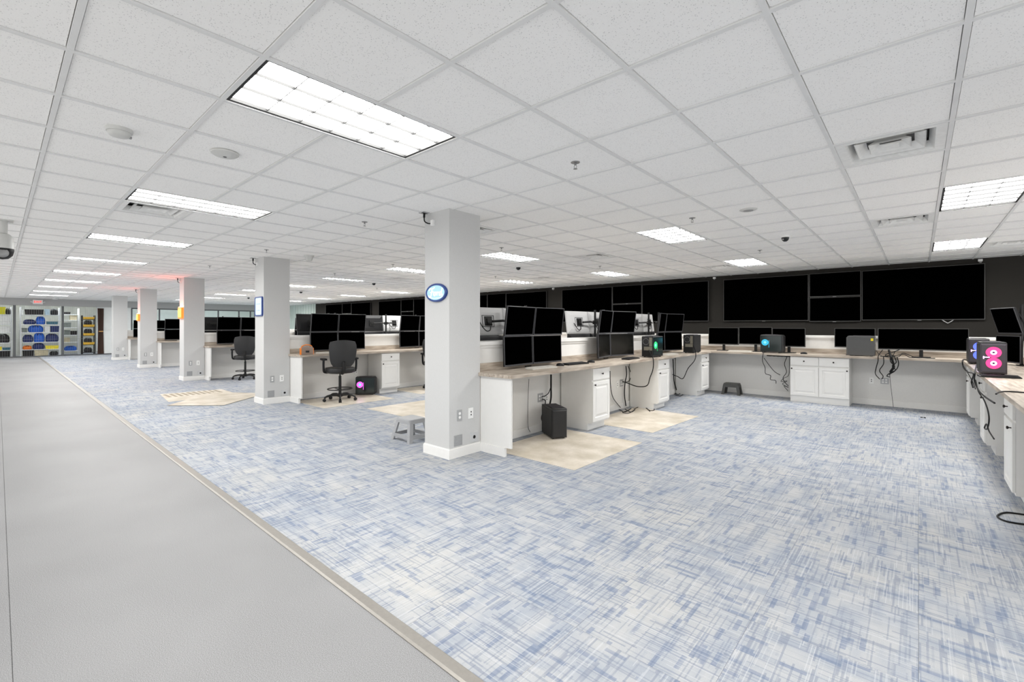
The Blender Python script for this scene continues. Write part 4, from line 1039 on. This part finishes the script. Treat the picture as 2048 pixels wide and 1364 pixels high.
# ================================================================== CABLES
CABLES = [
    ('thin cable hanging straight down the partition beside the oval sign end panel', 0.003, [(-3.82, 4.634, 0.735), (-3.82, 4.614, 0.462), (-3.82, 4.614, 0.135), (-3.82, 4.655, 0.037)]),
    ('thick black cable dropping behind the black floor tower', 0.012, [(-3.78, 5.061, 0.763), (-3.78, 5.061, 0.584), (-3.78, 5.061, 0.447), (-3.78, 5.027, 0.334)]),
    ('curled black cable from the upper socket behind the floor tower', 0.006, [(-3.82, 4.911, 0.474), (-3.82, 4.978, 0.473), (-3.82, 5.057, 0.505), (-3.82, 5.103, 0.57)]),
    ('black power cable from the lower socket to the floor tower', 0.007, [(-3.82, 4.911, 0.44), (-3.82, 4.989, 0.403), (-3.82, 4.956, 0.298), (-3.82, 4.9, 0.191), (-3.82, 4.933, 0.111)]),
    ('cable hanging beside the first cabinet down to the mat', 0.006, [(-3.82, 6.742, 0.685), (-3.82, 6.758, 0.451), (-3.82, 6.841, 0.234), (-3.82, 7.099, 0.032)]),
    ('black cable bundle hanging under the middle of the oval sign desk', 0.009, [(-3.82, 7.296, 0.731), (-3.82, 7.314, 0.572), (-3.82, 7.26, 0.437), (-3.82, 7.241, 0.231), (-3.82, 7.296, 0.032)]),
    ('short looped cable under the middle of the oval sign desk', 0.006, [(-3.82, 7.37, 0.726), (-3.82, 7.482, 0.577), (-3.82, 7.407, 0.459), (-3.82, 7.187, 0.461)]),
    ('long slack cable from the socket up over the desk edge to the green-lit tower', 0.008, [(-3.82, 7.17, 0.472), (-3.7, 7.12, 0.46), (-3.55, 7.187, 0.408), (-3.4, 7.23, 0.433), (-3.3, 7.128, 0.583), (-3.235, 7.099, 0.729), (-3.235, 7.108, 0.892), (-3.33, 7.212, 0.965), (-3.379, 7.26, 1.027)]),
    ('coiled cable loop lying beside the second cabinet', 0.006, [(-3.644, 7.246, 0.008), (-3.674, 7.611, 0.008), (-3.378, 7.296, 0.008), (-3.361, 7.434, 0.008), (-3.532, 7.67, 0.008), (-3.548, 7.524, 0.008), (-3.339, 7.211, 0.008)]),
    ('tangle of cables on the floor under the middle of the oval sign desk', 0.006, [(-3.813, 7.033, 0.008), (-3.628, 6.895, 0.008), (-3.704, 7.255, 0.008), (-3.661, 7.045, 0.008), (-3.638, 6.828, 0.008), (-3.538, 6.859, 0.008), (-3.609, 7.214, 0.008), (-3.554, 6.961, 0.008), (-3.759, 7.143, 0.008)]),
    ('thick cable dropping past the second cabinet at the rear of the oval sign desk', 0.011, [(-3.82, 9.342, 0.742), (-3.82, 9.368, 0.511), (-3.82, 9.394, 0.28), (-3.82, 9.526, 0.078)]),
    ('slack cable hanging from the rear tower on the oval sign desk', 0.008, [(-3.82, 9.316, 0.422), (-3.7, 9.279, 0.392), (-3.5, 9.055, 0.386), (-3.35, 8.919, 0.603), (-3.235, 8.946, 0.763), (-3.235, 9.013, 0.905), (-3.276, 8.98, 1.06)]),
    ('tangle of cables on the carpet beside the third cabinet', 0.007, [(-3.855, 9.534, 0.01), (-3.725, 9.367, 0.01), (-3.789, 9.69, 0.01), (-3.903, 9.787, 0.01), (-3.771, 9.326, 0.01), (-3.615, 9.194, 0.01), (-3.647, 9.436, 0.01)]),
    ('wavy cable hanging down left of the wide cabinet from the teal-lit tower', 0.006, [(-2.305, 10.16, 0.95), (-2.274, 9.965, 0.9), (-2.287, 9.965, 0.743), (-2.296, 10.2, 0.599), (-2.287, 10.2, 0.48), (-2.198, 10.2, 0.446), (-2.198, 10.2, 0.367), (-2.11, 10.2, 0.354), (-2.101, 10.2, 0.295)]),
    ('straight slanting cable from the rear desk to the outlet beside the wide cabinet', 0.006, [(-2.359, 10.4, 0.776), (-2.268, 10.4, 0.638), (-2.169, 10.4, 0.513), (-2.098, 10.53, 0.437)]),
    ('cable hanging in front of the outlet beside the wide cabinet', 0.006, [(-1.95, 10.4, 0.815), (-1.993, 10.4, 0.673), (-1.958, 10.4, 0.517), (-2.019, 10.4, 0.393), (-1.976, 10.4, 0.297), (-1.924, 10.4, 0.242)]),
    ('loose cable tangle against the side of the wide cabinet', 0.005, [(-1.909, 10.42, 0.86), (-1.919, 10.42, 0.478), (-2.006, 10.42, 0.392), (-2.058, 10.42, 0.318), (-1.953, 10.42, 0.337), (-2.032, 10.42, 0.27), (-1.927, 10.42, 0.21), (-2.006, 10.42, 0.233), (-1.936, 10.42, 0.14)]),
    ('power cable hanging left under the grey stickered tower', 0.007, [(-0.468, 10.2, 1.013), (-0.51, 9.965, 0.928), (-0.517, 9.965, 0.834), (-0.551, 10.1, 0.694), (-0.569, 10.3, 0.582), (-0.523, 10.5, 0.48)]),
    ('second power cable under the grey stickered tower', 0.007, [(-0.444, 9.965, 0.922), (-0.444, 9.965, 0.787), (-0.508, 10.2, 0.655), (-0.47, 10.4, 0.546), (-0.49, 10.53, 0.48)]),
    ('thick knotted cable bundle hanging under the very wide monitor', 0.016, [(-0.383, 10.25, 1.006), (-0.352, 9.96, 0.935), (-0.326, 9.96, 0.844), (-0.314, 9.98, 0.751), (-0.36, 10.0, 0.654)]),
    ('thin cord hanging to the carpet under the very wide monitor', 0.003, [(-0.362, 10.0, 0.66), (-0.36, 10.08, 0.5), (-0.345, 10.25, 0.25), (-0.335, 10.42, 0.06), (-0.333, 10.46, 0.004)]),
    ('black cable curling along the rear desk under the very wide monitor', 0.006, [(-0.5, 10.06, 0.907), (-0.38, 10.12, 0.907), (-0.27, 10.2, 0.93), (-0.18, 10.14, 0.95), (-0.1, 10.05, 0.907), (0.02, 10.13, 0.907), (0.1, 10.06, 0.907), (0.2, 10.1, 0.907)]),
    ('second black cable lying across the rear desk under the very wide monitor', 0.006, [(-0.46, 10.2, 0.907), (-0.36, 10.06, 0.912), (-0.25, 10.04, 0.915), (-0.2, 10.18, 0.97), (-0.12, 10.2, 0.94), (-0.02, 10.05, 0.907), (0.09, 10.2, 0.907)]),
    ('black cable knot on the rear desk above the sockets', 0.007, [(-0.44, 10.03, 0.907), (-0.35, 10.1, 0.935), (-0.3, 10.03, 0.912), (-0.38, 10.0, 0.912), (-0.42, 10.08, 0.94), (-0.31, 10.16, 0.99), (-0.24, 10.24, 1.03)]),
    ('grey cable lying on the rear desk beside the stickered tower', 0.005, [(-0.55, 10.16, 1.0), (-0.5, 10.1, 0.93), (-0.42, 10.05, 0.907), (-0.34, 10.2, 0.907), (-0.3, 10.25, 1.0)]),
    ('first strand of the cable bunch hanging under the very wide monitor', 0.007, [(-0.36, 10.03, 0.91), (-0.355, 9.965, 0.9), (-0.35, 9.965, 0.83), (-0.30, 9.97, 0.75), (-0.34, 9.98, 0.66), (-0.37, 10.0, 0.6)]),
    ('second strand of the cable bunch hanging under the very wide monitor', 0.007, [(-0.30, 10.03, 0.91), (-0.295, 9.965, 0.9), (-0.28, 9.965, 0.82), (-0.33, 9.97, 0.76), (-0.29, 9.98, 0.69), (-0.36, 10.0, 0.62)]),
    ('third strand of the cable bunch hanging under the very wide monitor', 0.007, [(-0.27, 10.05, 0.91), (-0.265, 9.965, 0.9), (-0.25, 9.965, 0.8), (-0.28, 9.975, 0.7), (-0.37, 9.99, 0.63), (-0.4, 10.0, 0.58), (-0.36, 10.0, 0.57)]),
    ('black cable looped over the end desk edge below the blue-lit tower', 0.008, [(0.574, 9.643, 0.908), (0.535, 10.014, 0.908), (0.49, 9.571, 0.908), (0.495, 9.463, 0.818), (0.495, 8.642, 0.814), (0.495, 7.82, 0.852), (0.495, 8.099, 0.736), (0.495, 7.888, 0.683)]),
    ('slanting thin cable between the end desk cabinets', 0.005, [(0.495, 9.669, 0.857), (0.495, 8.726, 0.801), (0.495, 7.957, 0.749), (0.495, 7.561, 0.698)]),
    ('long cable sagging to the nearest end desk cabinet', 0.008, [(0.58, 8.718, 0.908), (0.49, 7.547, 0.891), (0.495, 7.688, 0.78), (0.495, 7.204, 0.724), (0.495, 6.636, 0.723), (0.495, 5.779, 0.76)]),
    ('drooping cable with a small loop in front of the end desk', 0.006, [(0.495, 7.561, 0.803), (0.495, 7.204, 0.707), (0.495, 6.636, 0.682), (0.495, 6.279, 0.621), (0.495, 6.196, 0.538), (0.495, 6.364, 0.435), (0.495, 6.589, 0.407), (0.495, 6.408, 0.476), (0.495, 6.196, 0.444), (0.495, 5.814, 0.44)]),
    ('black cable lying across the near end of the end desk', 0.006, [(0.446, 5.113, 0.908), (0.483, 5.289, 0.908), (0.532, 5.369, 0.908), (0.621, 5.375, 0.908), (0.676, 5.352, 0.908)]),
    ('black cable loop lying on the carpet at the picture edge', 0.006, [(0.703, 5.18, 0.007), (0.596, 5.157, 0.007), (0.499, 5.121, 0.007), (0.444, 4.997, 0.007), (0.456, 4.914, 0.007), (0.521, 4.891, 0.007), (0.672, 4.948, 0.007)]),
]
for lab, r, pts in CABLES:
    o = Vector(pts[0])
    t = MB().tube([p - o for p in smooth_pts(pts, 6)], r, 6).build('cable', M_CABLE, None, True)
    t.location = o; tag(t, lab, 'cable', 'loose cables')
t = thing('power_strip', 'black power strip fixed under the rear desk edge', 'power strip', (-2.02, 10.25, ZU), 0)
MB().box(-.25, .25, -.03, .03, -.035, 0).build('housing', M_BEZEL, t)
for k in range(6): MB().box(-.21 + k * .07, -.18 + k * .07, -.015, .015, -.038, -.035).build('socket', M_EDGE, t)
t = thing('cable_tray', 'small black cable tray under the oval sign desk end', 'cable tray', (-3.6, 4.33, ZU), PI / 2)
MB().box(-.12, .12, -.05, .05, -.006, 0).build('mount', M_BEZEL, t)
MB().tube(smooth_pts([(-.11, -.05, -.006), (-.05, -.05, -.03), (.05, -.05, -.03), (.11, -.05, -.006)]), .005, 5).build('wire', M_BEZEL, t)
t = thing('cable_clip', 'small black scrap lying on the carpet below the very wide monitor', 'scrap', (.05, 9.57, 0))
MB().box(-.03, .0, -.008, .008, 0, .012).box(.008, .035, -.006, .008, 0, .014).build('pieces', M_BEZEL, t)

# ================================================================== FAR END
M_FARW = mat('white_ribbed', (238, 240, 238), .6, .3, grain=.02, gscale=6)
wl = struct('wall_left', MB().box(XF - .12, XF, YF, YB, 2.36, H + .16), M_HEADER, label='grey header band above the far storage cage and glazing')
struct('wall_left_end', MB().box(XF - 4.1, XF - 4, YF, YB, 0, H + .16), M_FARW)
rw = MB()
for k in range(27): rw.box(XF - 2.62, XF - 2.6 + (.025 if k % 2 else 0), YF + k * .22, YF + (k + 1) * .22, 0, H + .1)
struct('wall_storage', rw, mat('storage_grey', (176, 178, 170), .6, .3, grain=.05, gscale=5), label='ribbed wall behind the storage racks')
struct('baseboard_far', MB().box(XF - .05, XF, YF, 4.3, 0, .05), M_FARPOST)
for y0, y1 in ((-1.0, -.93), (.47, .56), (2.03, 2.11)):
    struct('column_post', MB().box(XF - .09, XF + .01, y0, y1, 0, 2.36), M_FARPOST, label=f'dark post of the far storage cage')
# cage wires
wires = MB()
y = YF
while y < 3.28:
    wires.box(XF - .034, XF - .030, y, y + .004, .05, 2.36); y += .075
for z in (.8, 1.62): wires.box(XF - .036, XF - .030, YF, 3.3, z, z + .006)
t = tag(wires.build('cage_wires', M_STEEL), 'fine vertical wires of the far storage cage', 'wire cage', kind='stuff')
# gathered brown curtain
pts = []
n = 40
for i in range(n + 1):
    y = 3.3 + .235 * i / n; pts.append((XF + .03 + .035 * math.sin(i * 1.25), y))
poly = pts + [(p[0] - .03, p[1]) for p in reversed(pts)]
t = thing('curtain', 'gathered brown curtain hanging beside the far storage racks', 'curtain', (0, 0, 0))
M_CURT = mat('brown_curtain', (122, 100, 90), .8, .15, grain=.08, gscale=40)
cb = MB()
for (z0, k0), (z1, k1) in (((.05, 1), (1.15, .86)), ((1.15, .86), (2.3, 1))):
    a = [Vector((p[0], 3.417 + (p[1] - 3.417) * k0, z0)) for p in poly]; b = [Vector((p[0], 3.417 + (p[1] - 3.417) * k1, z1)) for p in poly]
    cb.loft([a, b])
cb.build('cloth', M_CURT, t, True)
MB().box(XF + .0, XF + .08, 3.34, 3.5, 1.13, 1.18).build('tieback', mat('tan_tieback', (196, 150, 90), .6, .3, grain=.04), t)
# door-like white panel right of the curtain
struct('door_1', MB().box(XF - .05, XF - .02, 3.55, 4.6, .04, 1.19).box(XF - .05, XF - .02, 3.55, 4.6, 1.21, 2.3).box(XF - .06, XF - .045, 3.55, 4.6, 0, 2.36), M_FARW, label='white ribbed far door panel beside the curtain')
# glazing
gm = bpy.data.materials.new('clear_glass'); gm.use_nodes = True
nt = gm.node_tree; nt.nodes.clear()
o_ = nt.nodes.new('ShaderNodeOutputMaterial'); mx = nt.nodes.new('ShaderNodeMixShader'); tr = nt.nodes.new('ShaderNodeBsdfTransparent'); gl = nt.nodes.new('ShaderNodeBsdfGlossy')
gl.inputs['Roughness'].default_value = .03; tr.inputs[0].default_value = (.93, .97, .95, 1); mx.inputs[0].default_value = .06
nt.links.new(tr.outputs[0], mx.inputs[1]); nt.links.new(gl.outputs[0], mx.inputs[2]); nt.links.new(mx.outputs[0], o_.inputs[0])
mull = [4.62, 5.78, 7.15, 8.54, 9.62, 10.25, 10.5, 12.1]
win = struct('window_1', MB().box(XF - .07, XF - .02, 4.6, YB, 2.3, 2.36).box(XF - .07, XF - .02, 4.6, YB, 0, .12), M_FARPOST, label='far glazed partition with dark mullions')
for k, y in enumerate(mull):
    MB().box(XF - .08, XF - .01, y - .03, y + .03, .12, 2.3).build('mullion', M_FARPOST, win)
    if k < len(mull) - 1: MB().box(XF - .05, XF - .044, y + .03, mull[k + 1] - .03, .12, 2.3).build('pane', gm, win)
# strip lights behind the far wall; those over the racks added for brightness
M_STRIP = mat('strip_light', (250, 250, 250), .5, .2, emit=(248, 252, 255), es=42)
for k, (x, y0, y1) in enumerate(((XF - .75, -1.2, 1.4), (XF - .75, 1.7, 3.4), (XF - 1.3, 4.9, 7.6), (XF - 1.3, 8.1, 11.2))):
    t = thing('strip_light', f'long white strip light behind the far wall, {ORD[k]} from the walkway', 'strip light', (x, (y0 + y1) / 2, 2.765), 0, 'strip lights behind the far wall')
    L = (y1 - y0) / 2
    MB().box(-.07, .07, -L, L, .03, .09).build('housing', M_OUTW, t); MB().box(-.06, .06, -L, L, 0, .03).build('tube_cover', M_STRIP, t)
# racks
def rack(y0, y1, x0, x1, zs, label, m, top=2.3):
    t = thing('storage_rack', label, 'rack', ((x0 + x1) / 2, (y0 + y1) / 2, 0), 0, 'far storage racks')
    a, b = (x1 - x0) / 2, (y1 - y0) / 2
    for sx in (-1, 1):
        for sy in (-1, 1): MB().box(sx * a - .018, sx * a + .018, sy * b - .018, sy * b + .018, 0, top).build('upright', m, t)
    for z in zs: MB().box(-a, a, -b, b, z - .03, z).build('shelf', m, t)
M_RW = mat('rack_white', (222, 226, 228), .4, .4, grain=.03)
RX0, RX1 = XF - 1.0, XF - .45
ZS = [.33, .67, 1.13, 1.5, 1.95]
rack(-.75, .43, RX0, RX1, ZS, 'white storage rack closest to the walkway end of the cage', M_RW)
rack(.72, 2.0, RX0, RX1, ZS, 'white storage rack in the middle of the cage full of blue bags', M_RW)
rack(2.14, 2.72, XF - 1.5, XF - 1.05, [.2, .62, .98, 1.35, 1.72, 2.0], 'white storage rack set back beside the black and yellow one', M_RW)
rack(2.8, 3.26, RX0 + .1, RX1, [.12, .5, .95, 1.38, 1.76], 'black storage rack with yellow trays', M_BLACK, 1.95)
CLR = dict(blue=(28, 96, 200), navy=(28, 44, 100), black=(30, 28, 30), white=(228, 230, 228), yellow=(240, 222, 60), lime=(196, 190, 30), orange=(240, 128, 40), tan=(200, 190, 160), teal=(60, 110, 130), pale=(190, 215, 230), grey=(120, 128, 124), amber=(245, 196, 60))
def cm(c): return mat('store_' + c, CLR[c], .5, .4, grain=.1, gscale=12)
def bag(y0, y1, z, h, c, label, x=None, dx=.3):
    x = (RX0 + RX1) / 2 + .05 if x is None else x
    h *= 1.16
    t = thing('storage_bag', label, 'bag', (x, (y0 + y1) / 2, z), 0, 'bags on the far racks')
    w = (y1 - y0) / 2; rg = []
    for s, u in ((.86, 0), (1, .2), (1, .55), (.85, .82), (.5, 1)): rg.append([Vector((p.x, p.y, u * h)) for p in superell(dx / 2 * s, w * s, 0, 16, 3)])
    MB().loft(rg).build('fabric', cm(c), t, True)
    MB().tube(smooth_pts([(dx * .35, -w * .4, h * .6), (dx * .5, -w * .2, h * .9), (dx * .5, w * .2, h * .9), (dx * .35, w * .4, h * .6)]), .012, 5).build('strap', cm('black' if c != 'black' else 'grey'), t)
def boxy(y0, y1, z, h, c, label, x=None, dx=.34):
    x = (RX0 + RX1) / 2 + .05 if x is None else x
    h *= 1.12
    t = thing('storage_box', label, 'box', (x, (y0 + y1) / 2, z), 0, 'boxes on the far racks')
    w = (y1 - y0) / 2
    MB().loft([[Vector((a * dx / 2 * .92, b * w * .94, 0)) for a, b in ((-1, -1), (1, -1), (1, 1), (-1, 1))], [Vector((a * dx / 2, b * w, h * .86)) for a, b in ((-1, -1), (1, -1), (1, 1), (-1, 1))]]).build('tub', cm(c), t)
    MB().box(-dx / 2 - .008, dx / 2 + .008, -w - .006, w + .006, h * .86, h).build('lid', cm(c), t)
mid = 'of the middle far rack'
boxy(.85, 1.46, 1.95, .22, 'black', 'long black box on the top shelf ' + mid)
boxy(1.5, 1.66, 1.95, .24, 'pale', 'pale blue box on the top shelf ' + mid)
bag(1.69, 1.96, 1.95, .26, 'black', 'dark bag at the end of the top shelf ' + mid)
bag(.8, 1.2, 1.5, .2, 'navy', 'navy bag on the second shelf ' + mid)
bag(1.2, 1.52, 1.5, .32, 'blue', 'bright blue bag on the second shelf ' + mid)
boxy(1.56, 1.94, 1.5, .13, 'teal', 'low teal tub on the second shelf ' + mid)
bag(.95, 1.46, 1.13, .28, 'blue', 'big bright blue bag on the third shelf ' + mid)
boxy(1.49, 1.66, 1.13, .24, 'white', 'white box on the third shelf ' + mid)
boxy(1.69, 1.97, 1.13, .26, 'navy', 'navy box on the third shelf ' + mid)
bag(.78, 1.12, .67, .3, 'navy', 'navy bag at the start of the fourth shelf ' + mid)
bag(1.13, 1.5, .67, .37, 'blue', 'bright blue bag on the fourth shelf ' + mid)
bag(1.52, 1.97, .67, .33, 'navy', 'wide navy bag on the fourth shelf ' + mid)
bag(.78, 1.08, .33, .16, 'orange', 'orange bag on the lowest shelf ' + mid)
bag(1.1, 1.5, .33, .25, 'navy', 'navy bag on the lowest shelf ' + mid)
boxy(1.52, 1.96, .33, .14, 'yellow', 'yellow tub on the lowest shelf ' + mid)
boxy(.78, 1.14, .02, .26, 'black', 'black crate on the floor under the middle far rack')
boxy(1.16, 1.62, .02, .24, 'tan', 'tan box on the floor under the middle far rack')
bag(1.66, 1.96, .02, .17, 'black', 'black bag on the floor under the middle far rack')
lf = 'of the far rack closest to the walkway'
boxy(-.05, .25, 1.95, .3, 'lime', 'lime green tub on the top shelf ' + lf)
bag(.25, .42, 1.95, .25, 'black', 'black bag on the top shelf ' + lf)
boxy(-.1, .4, 1.5, .36, 'white', 'large white box on the second shelf ' + lf)
boxy(-.1, .4, 1.13, .24, 'white', 'white box on the third shelf ' + lf)
bag(-.1, .38, .67, .34, 'black', 'large black bag on the fourth shelf ' + lf)
boxy(-.1, .14, .33, .14, 'yellow', 'yellow tub on the lowest shelf ' + lf)
boxy(.16, .4, .33, .1, 'teal', 'low teal tub on the lowest shelf ' + lf)
boxy(-.1, .4, .02, .27, 'black', 'black crate on the floor under the far rack closest to the walkway')
for q, (y0, y1, z, h, c, d) in enumerate(((.75, .93, 1.13, .18, 'grey', 'third'), (.76, .8, 1.95, .2, 'white', 'top'))):
    boxy(y0, y1, z, h, c, f'small {c} box at the start of the {d} shelf ' + mid)
for q, (y0, y1, z, h, c, d) in enumerate(((-.7, -.15, 1.95, .28, 'black', 'top'), (-.7, -.15, 1.5, .3, 'blue', 'second'), (-.7, -.15, 1.13, .26, 'navy', 'third'), (-.7, -.15, .67, .3, 'blue', 'fourth'), (-.7, -.15, .33, .2, 'teal', 'lowest'))):
    bag(y0, y1, z, h, c, f'large {c} bag, start of {d} shelf ' + lf)
rx = XF - 1.25; rl = 'of the set-back white rack'
boxy(2.2, 2.42, 2.0, .1, 'black', 'low black box on top ' + rl, rx)
boxy(2.4, 2.66, 1.72, .2, 'tan', 'tan box on the second shelf ' + rl, rx)
boxy(2.2, 2.44, 1.35, .22, 'grey', 'grey green box on the third shelf ' + rl, rx)
boxy(2.2, 2.4, .98, .22, 'grey', 'grey green box on the fourth shelf ' + rl, rx)
boxy(2.43, 2.66, .98, .18, 'black', 'black box on the fourth shelf ' + rl, rx)
boxy(2.2, 2.4, .62, .2, 'tan', 'tan box on the fifth shelf ' + rl, rx)
bag(2.2, 2.66, .2, .2, 'blue', 'blue bag on the lowest shelf ' + rl, rx)
for z, d in ((.5, 'lowest'), (.95, 'second lowest'), (1.38, 'second highest'), (1.76, 'highest')):
    boxy(2.83, 3.24, z, .1, 'amber', f'{d} yellow tray on the black far rack', (RX0 + .1 + RX1) / 2, .46)
for z, d in ((.12, 'on the bottom shelf'), (.6, 'on the lowest yellow tray'), (1.05, 'on the second yellow tray'), (1.48, 'on the third yellow tray')):
    bag(2.86, 3.18, z, .2, 'black', f'dark bag {d} of the black far rack', (RX0 + .1 + RX1) / 2, .36)
# exit sign and emergency light
t = thing('exit_sign', 'red lettered exit sign on the far header', 'sign', (XF + .002, 1.245, 2.53))
MB().box(0, .05, -.16, .16, -.1, .1).build('case', M_OUTW, t)
fc = bpy.data.curves.new('lettering', 'FONT'); fc.body = 'EXIT'; fc.size = .125; fc.align_x = 'CENTER'; fc.align_y = 'CENTER'; fc.extrude = .002
fc.materials.append(mat('exit_red', (255, 70, 50), .4, .3, emit=(255, 60, 40), es=1.1))
f0 = bpy.data.objects.new('exit_text', fc); COL.objects.link(f0); bpy.context.view_layer.update()
me = bpy.data.meshes.new_from_object(f0.evaluated_get(bpy.context.evaluated_depsgraph_get())); bpy.data.objects.remove(f0)
fo = link('lettering', me, t); fo.location = (.053, 0, 0); fo.rotation_euler = (PI / 2, 0, PI / 2)
for s in (-1, 1): MB().tube([(.02, s * .16, -.02), (.02, s * .2, .0), (.02, s * .24, .01)], .014, 6).build('lamp_head', M_OUTW, t)
t = thing('emergency_light', 'round white ceiling lamp beside the exit sign', 'ceiling lamp', (-29.4, 1.75, H))
MB().lathe([(.001, -.07), (.07, -.065), (.11, -.04), (.12, 0), (.001, 0)], 20).build('dome', M_OUTW, t, True)
MB().lathe([(.12, -.012), (.13, -.01), (.13, 0), (.12, 0)], 20).build('ring', M_STEEL, t, True)
